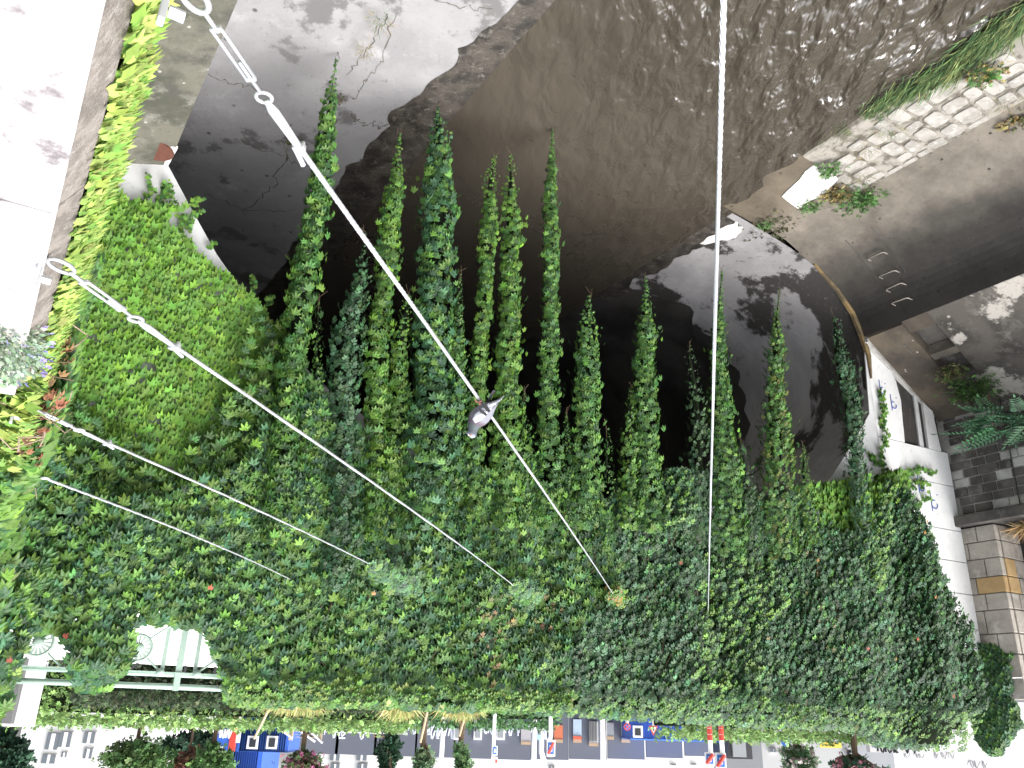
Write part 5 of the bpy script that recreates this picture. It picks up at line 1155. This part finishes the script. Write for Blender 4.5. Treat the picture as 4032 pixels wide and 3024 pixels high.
# hedges and trees
def hedge(label, s0, s1, o0, o1, z1, n, cols, sz=.05):
    root = thing('hedge', S((s0+s1)/2, -(o0+o1)/2, -1.3), label, 'hedge', 'hedges on the bridge'); MB().box(S((s0+s1)/2, -(o0+o1)/2, (-1.3+z1)/2-.06), AX*((s1-s0)/2-.06), N*((o1-o0)/2-.06), (0, 0, (z1+1.3)/2-.06)).build('core', M['under'], root)
    f = RNG.integers(0, 4, n); s_ = RNG.uniform(s0, s1, n); o_ = RNG.uniform(o0, o1, n); z_ = RNG.uniform(-1.3, z1, n)
    z_[f <= 1] = np.where(RNG.random((f <= 1).sum()) < .5, z1, z_[f <= 1]); o_[(f > 1)] = o0; s_[f == 3] = np.where(RNG.random((f == 3).sum()) < .3, s0, s_[f == 3])
    z_ = z_+RNG.normal(0, .05, n); P = face_pts(s_, z_, -o_+RNG.normal(0, .05, n)); Y = nrm(RNG.normal(0, 1, (n, 3))+np.array([0, 0, .5])+OUT*.6); Z = nrm(RNG.normal(0, .6, (n, 3))+np.array([0, 0, .7])+OUT*.4)
    foliage('foliage', SPRIG, P, Y, Z, sz*RNG.uniform(.8, 1.6, n), palette(n, cols, .3), M['dull_leaf'], root)
hedge('clipped dark box hedge directly behind the green railing', .3, 5.2, 4.2, 5.4, -.12, 9000, [(.035, .06, .03), (.05, .085, .035), (.06, .07, .04)], .06)
hedge('taller hedge behind the box hedge, its leaves coloured pale as if sky lit', -1.2, 6.5, 6.2, 7.6, .22, 12000, [(.2, .32, .1), (.24, .36, .12), (.17, .28, .1)], .07)  # pale leaf colour stands in for the sky-lit hedge top
hedge('long low hedge strip in the street under the hoarding', 5.6, 10.5, 7.6, 8.6, .12, 5000, [(.06, .14, .05), (.08, .17, .06)], .07)
hedge('light green hedge at the far end of the bridge', 9.8, 15.5, 2.0, 3.2, .16, 9000, [(.2, .32, .1), (.24, .36, .13), (.16, .26, .09)], .06)
def tree(label, x0, x1, y0, y1, Y, cols, n=1500, trunk=True, cone=False, name='tree', sz=.12, group='street trees beyond the bridge'):
    a, b = at_y(x0, y0, Y), at_y(x1, y1, Y); cx = (a[0]+b[0])/2; rx = abs(a[0]-b[0])/2; zb, zt_ = min(a[2], b[2]), max(a[2], b[2]); root = thing(name, (cx, Y, G0), label, 'tree', group); rz = (zt_-zb)/2; zc = (zt_+zb)/2
    if trunk: MB().tube([(cx, Y, G0), (cx+.05, Y, zb+.1), (cx, Y, zc+rz*.5)], [.07, .055, .02], 7).build('trunk', M['stem'], root)
    m_ = MB()
    for q in range(7):
        e = np.array([cx+random.uniform(-.7, .7)*rx, Y+random.uniform(-.7, .7)*rx, zc+random.uniform(-.5, .7)*rz]); m_.tube([(cx, Y, zb), e], [.03, .008], 5)
    m_.build('limbs', M['stem'], root)
    cl = nrm(RNG.normal(0, 1, (26, 3)))*RNG.random((26, 1))**.4; P = cl[RNG.integers(0, 26, n)]*.8+RNG.normal(0, .17, (n, 3))
    if cone: P[:, :2] *= np.clip((1-P[:, 2:3])*.55, .05, 1.2)
    P = P*np.array([rx, rx, rz])+np.array([cx, Y, zc]); Y_ = nrm(RNG.normal(0, 1, (n, 3))-np.array([0, 0, .4])); Z_ = nrm(RNG.normal(0, .7, (n, 3))+np.array([0, 0, 1.]))
    foliage('crown', SPRIG, P, Y_, Z_, sz*RNG.uniform(.7, 1.4, n), palette(n, cols, .35), M['dull_leaf'], root); return root
TG = [(.06, .13, .04), (.1, .19, .06), (.08, .16, .05)]; TD = [(.025, .06, .035), (.035, .08, .045)]
tree('dark green tree at the near street corner behind the hedge', -60, 108, 2885, 3120, 34, TD, 1800, sz=.3)
tree('light green street tree in front of the white building', 415, 645, 2915, 3130, 26, TG+[(.18, .27, .1)], 2200, sz=.17)
tree('copper brown leaved tree beside the blue cabin', 670, 810, 2950, 3120, 38, [(.14, .06, .04), (.18, .09, .05), (.1, .06, .04)], 1300, sz=.25)
tree('small bushy green tree before the blue cabin', 770, 905, 2930, 3100, 22, TG, 1600, sz=.12)
tree('deep green tree behind the copper tree', 640, 860, 2880, 2990, 48, TD, 1400, sz=.35)
tree('bush with pink flowers below the blue cabin', 1105, 1280, 2960, 3110, 20, [(.09, .14, .06), (.13, .17, .08), (.55, .18, .3)], 1300, sz=.1)
tree('dark conifer before the half built block', 1470, 1595, 2872, 3080, 20, TD, 1800, cone=True, sz=.12)
tree('slender young conifer with pale foliage', 1615, 1725, 2928, 3120, 18, [(.12, .2, .1), (.16, .24, .13)], 1100, cone=True, sz=.1)
tree('small pointed young tree before the first white framed window', 1780, 1862, 2930, 3110, 17, [(.08, .16, .06), (.11, .2, .08)], 900, cone=True, sz=.09)
tree('oleander bush with pale blossoms near the blue arrow sign', 3060, 3245, 2930, 3110, 18, [(.06, .12, .06), (.09, .15, .07), (.6, .5, .5)], 1500, sz=.1)
tree('dark oleander bush under the yellow banner', 3270, 3500, 2968, 3110, 17, [(.035, .075, .045), (.05, .1, .055), (.5, .2, .25)], 1500, sz=.1)
# dry ornamental grasses along the deck edge
for label, x0, x1, yb, Y, n in (('wide straw coloured ornamental grass at the near end of the deck planting', 1000, 1340, 2762, 13.5, 1500), ('straw coloured grass clump in the middle of the deck planting', 1490, 1660, 2785, 13.8, 800), ('fan shaped golden grass clump under the young tree stake', 1705, 1925, 2782, 14.0, 1000)):
    cx = (x0+x1)/2; c = at_y(cx, yb, Y); root = thing('ornamental_grass', c, label, 'grass', 'dry grasses along the bridge deck')
    w = abs(at_y(x0, yb, Y)[0]-at_y(x1, yb, Y)[0])/2; P = c+np.stack([RNG.normal(0, .3, n)*w, RNG.normal(0, .12, n), RNG.uniform(-.1, .04, n)], 1)
    Y_ = nrm(np.stack([(P[:, 0]-c[0])/w*1.3+RNG.normal(0, .3, n), RNG.normal(0, .35, n), np.full(n, .9)], 1)); Z_ = nrm(RNG.normal(0, .5, (n, 3))+OUT)
    foliage('blades', BLADE, P, Y_, Z_, RNG.uniform(.1, .26, n), palette(n, [(.42, .36, .15), (.5, .44, .22), (.3, .34, .12), (.24, .32, .1)]), M['dry'], root)
for label, x0, y0, x1, y1 in (('leaning timber stake left of the golden grass', 1690, 2770, 1655, 2925), ('pale timber stake through the golden grass', 1838, 2790, 1808, 2900), ('leaning stake at the straw coloured grass', 1060, 2790, 1000, 2910)):
    o = MB().tube([at_y(x0, y0, 14.2), at_y(x1, y1, 14.2)], .02, 6).build('tree_stake', wood, None); tag(o, label, 'stake', 'timber stakes in the deck planting')
# white portal slab at the near end of the bridge (light strip between hedge and street)
ps = bgthing('portal_post', 60, 13, 'white stone post with a dark slit standing at the near bridge end', 'post'); face_box(40, 2720, 92, 2862, 13, .3, whitep, 'shaft', ps, G0); face_box(30, 2735, 40, 2850, 12.9, .3, flat('dark_slit', (.12, .12, .12), .8), 'slit', ps, G0)
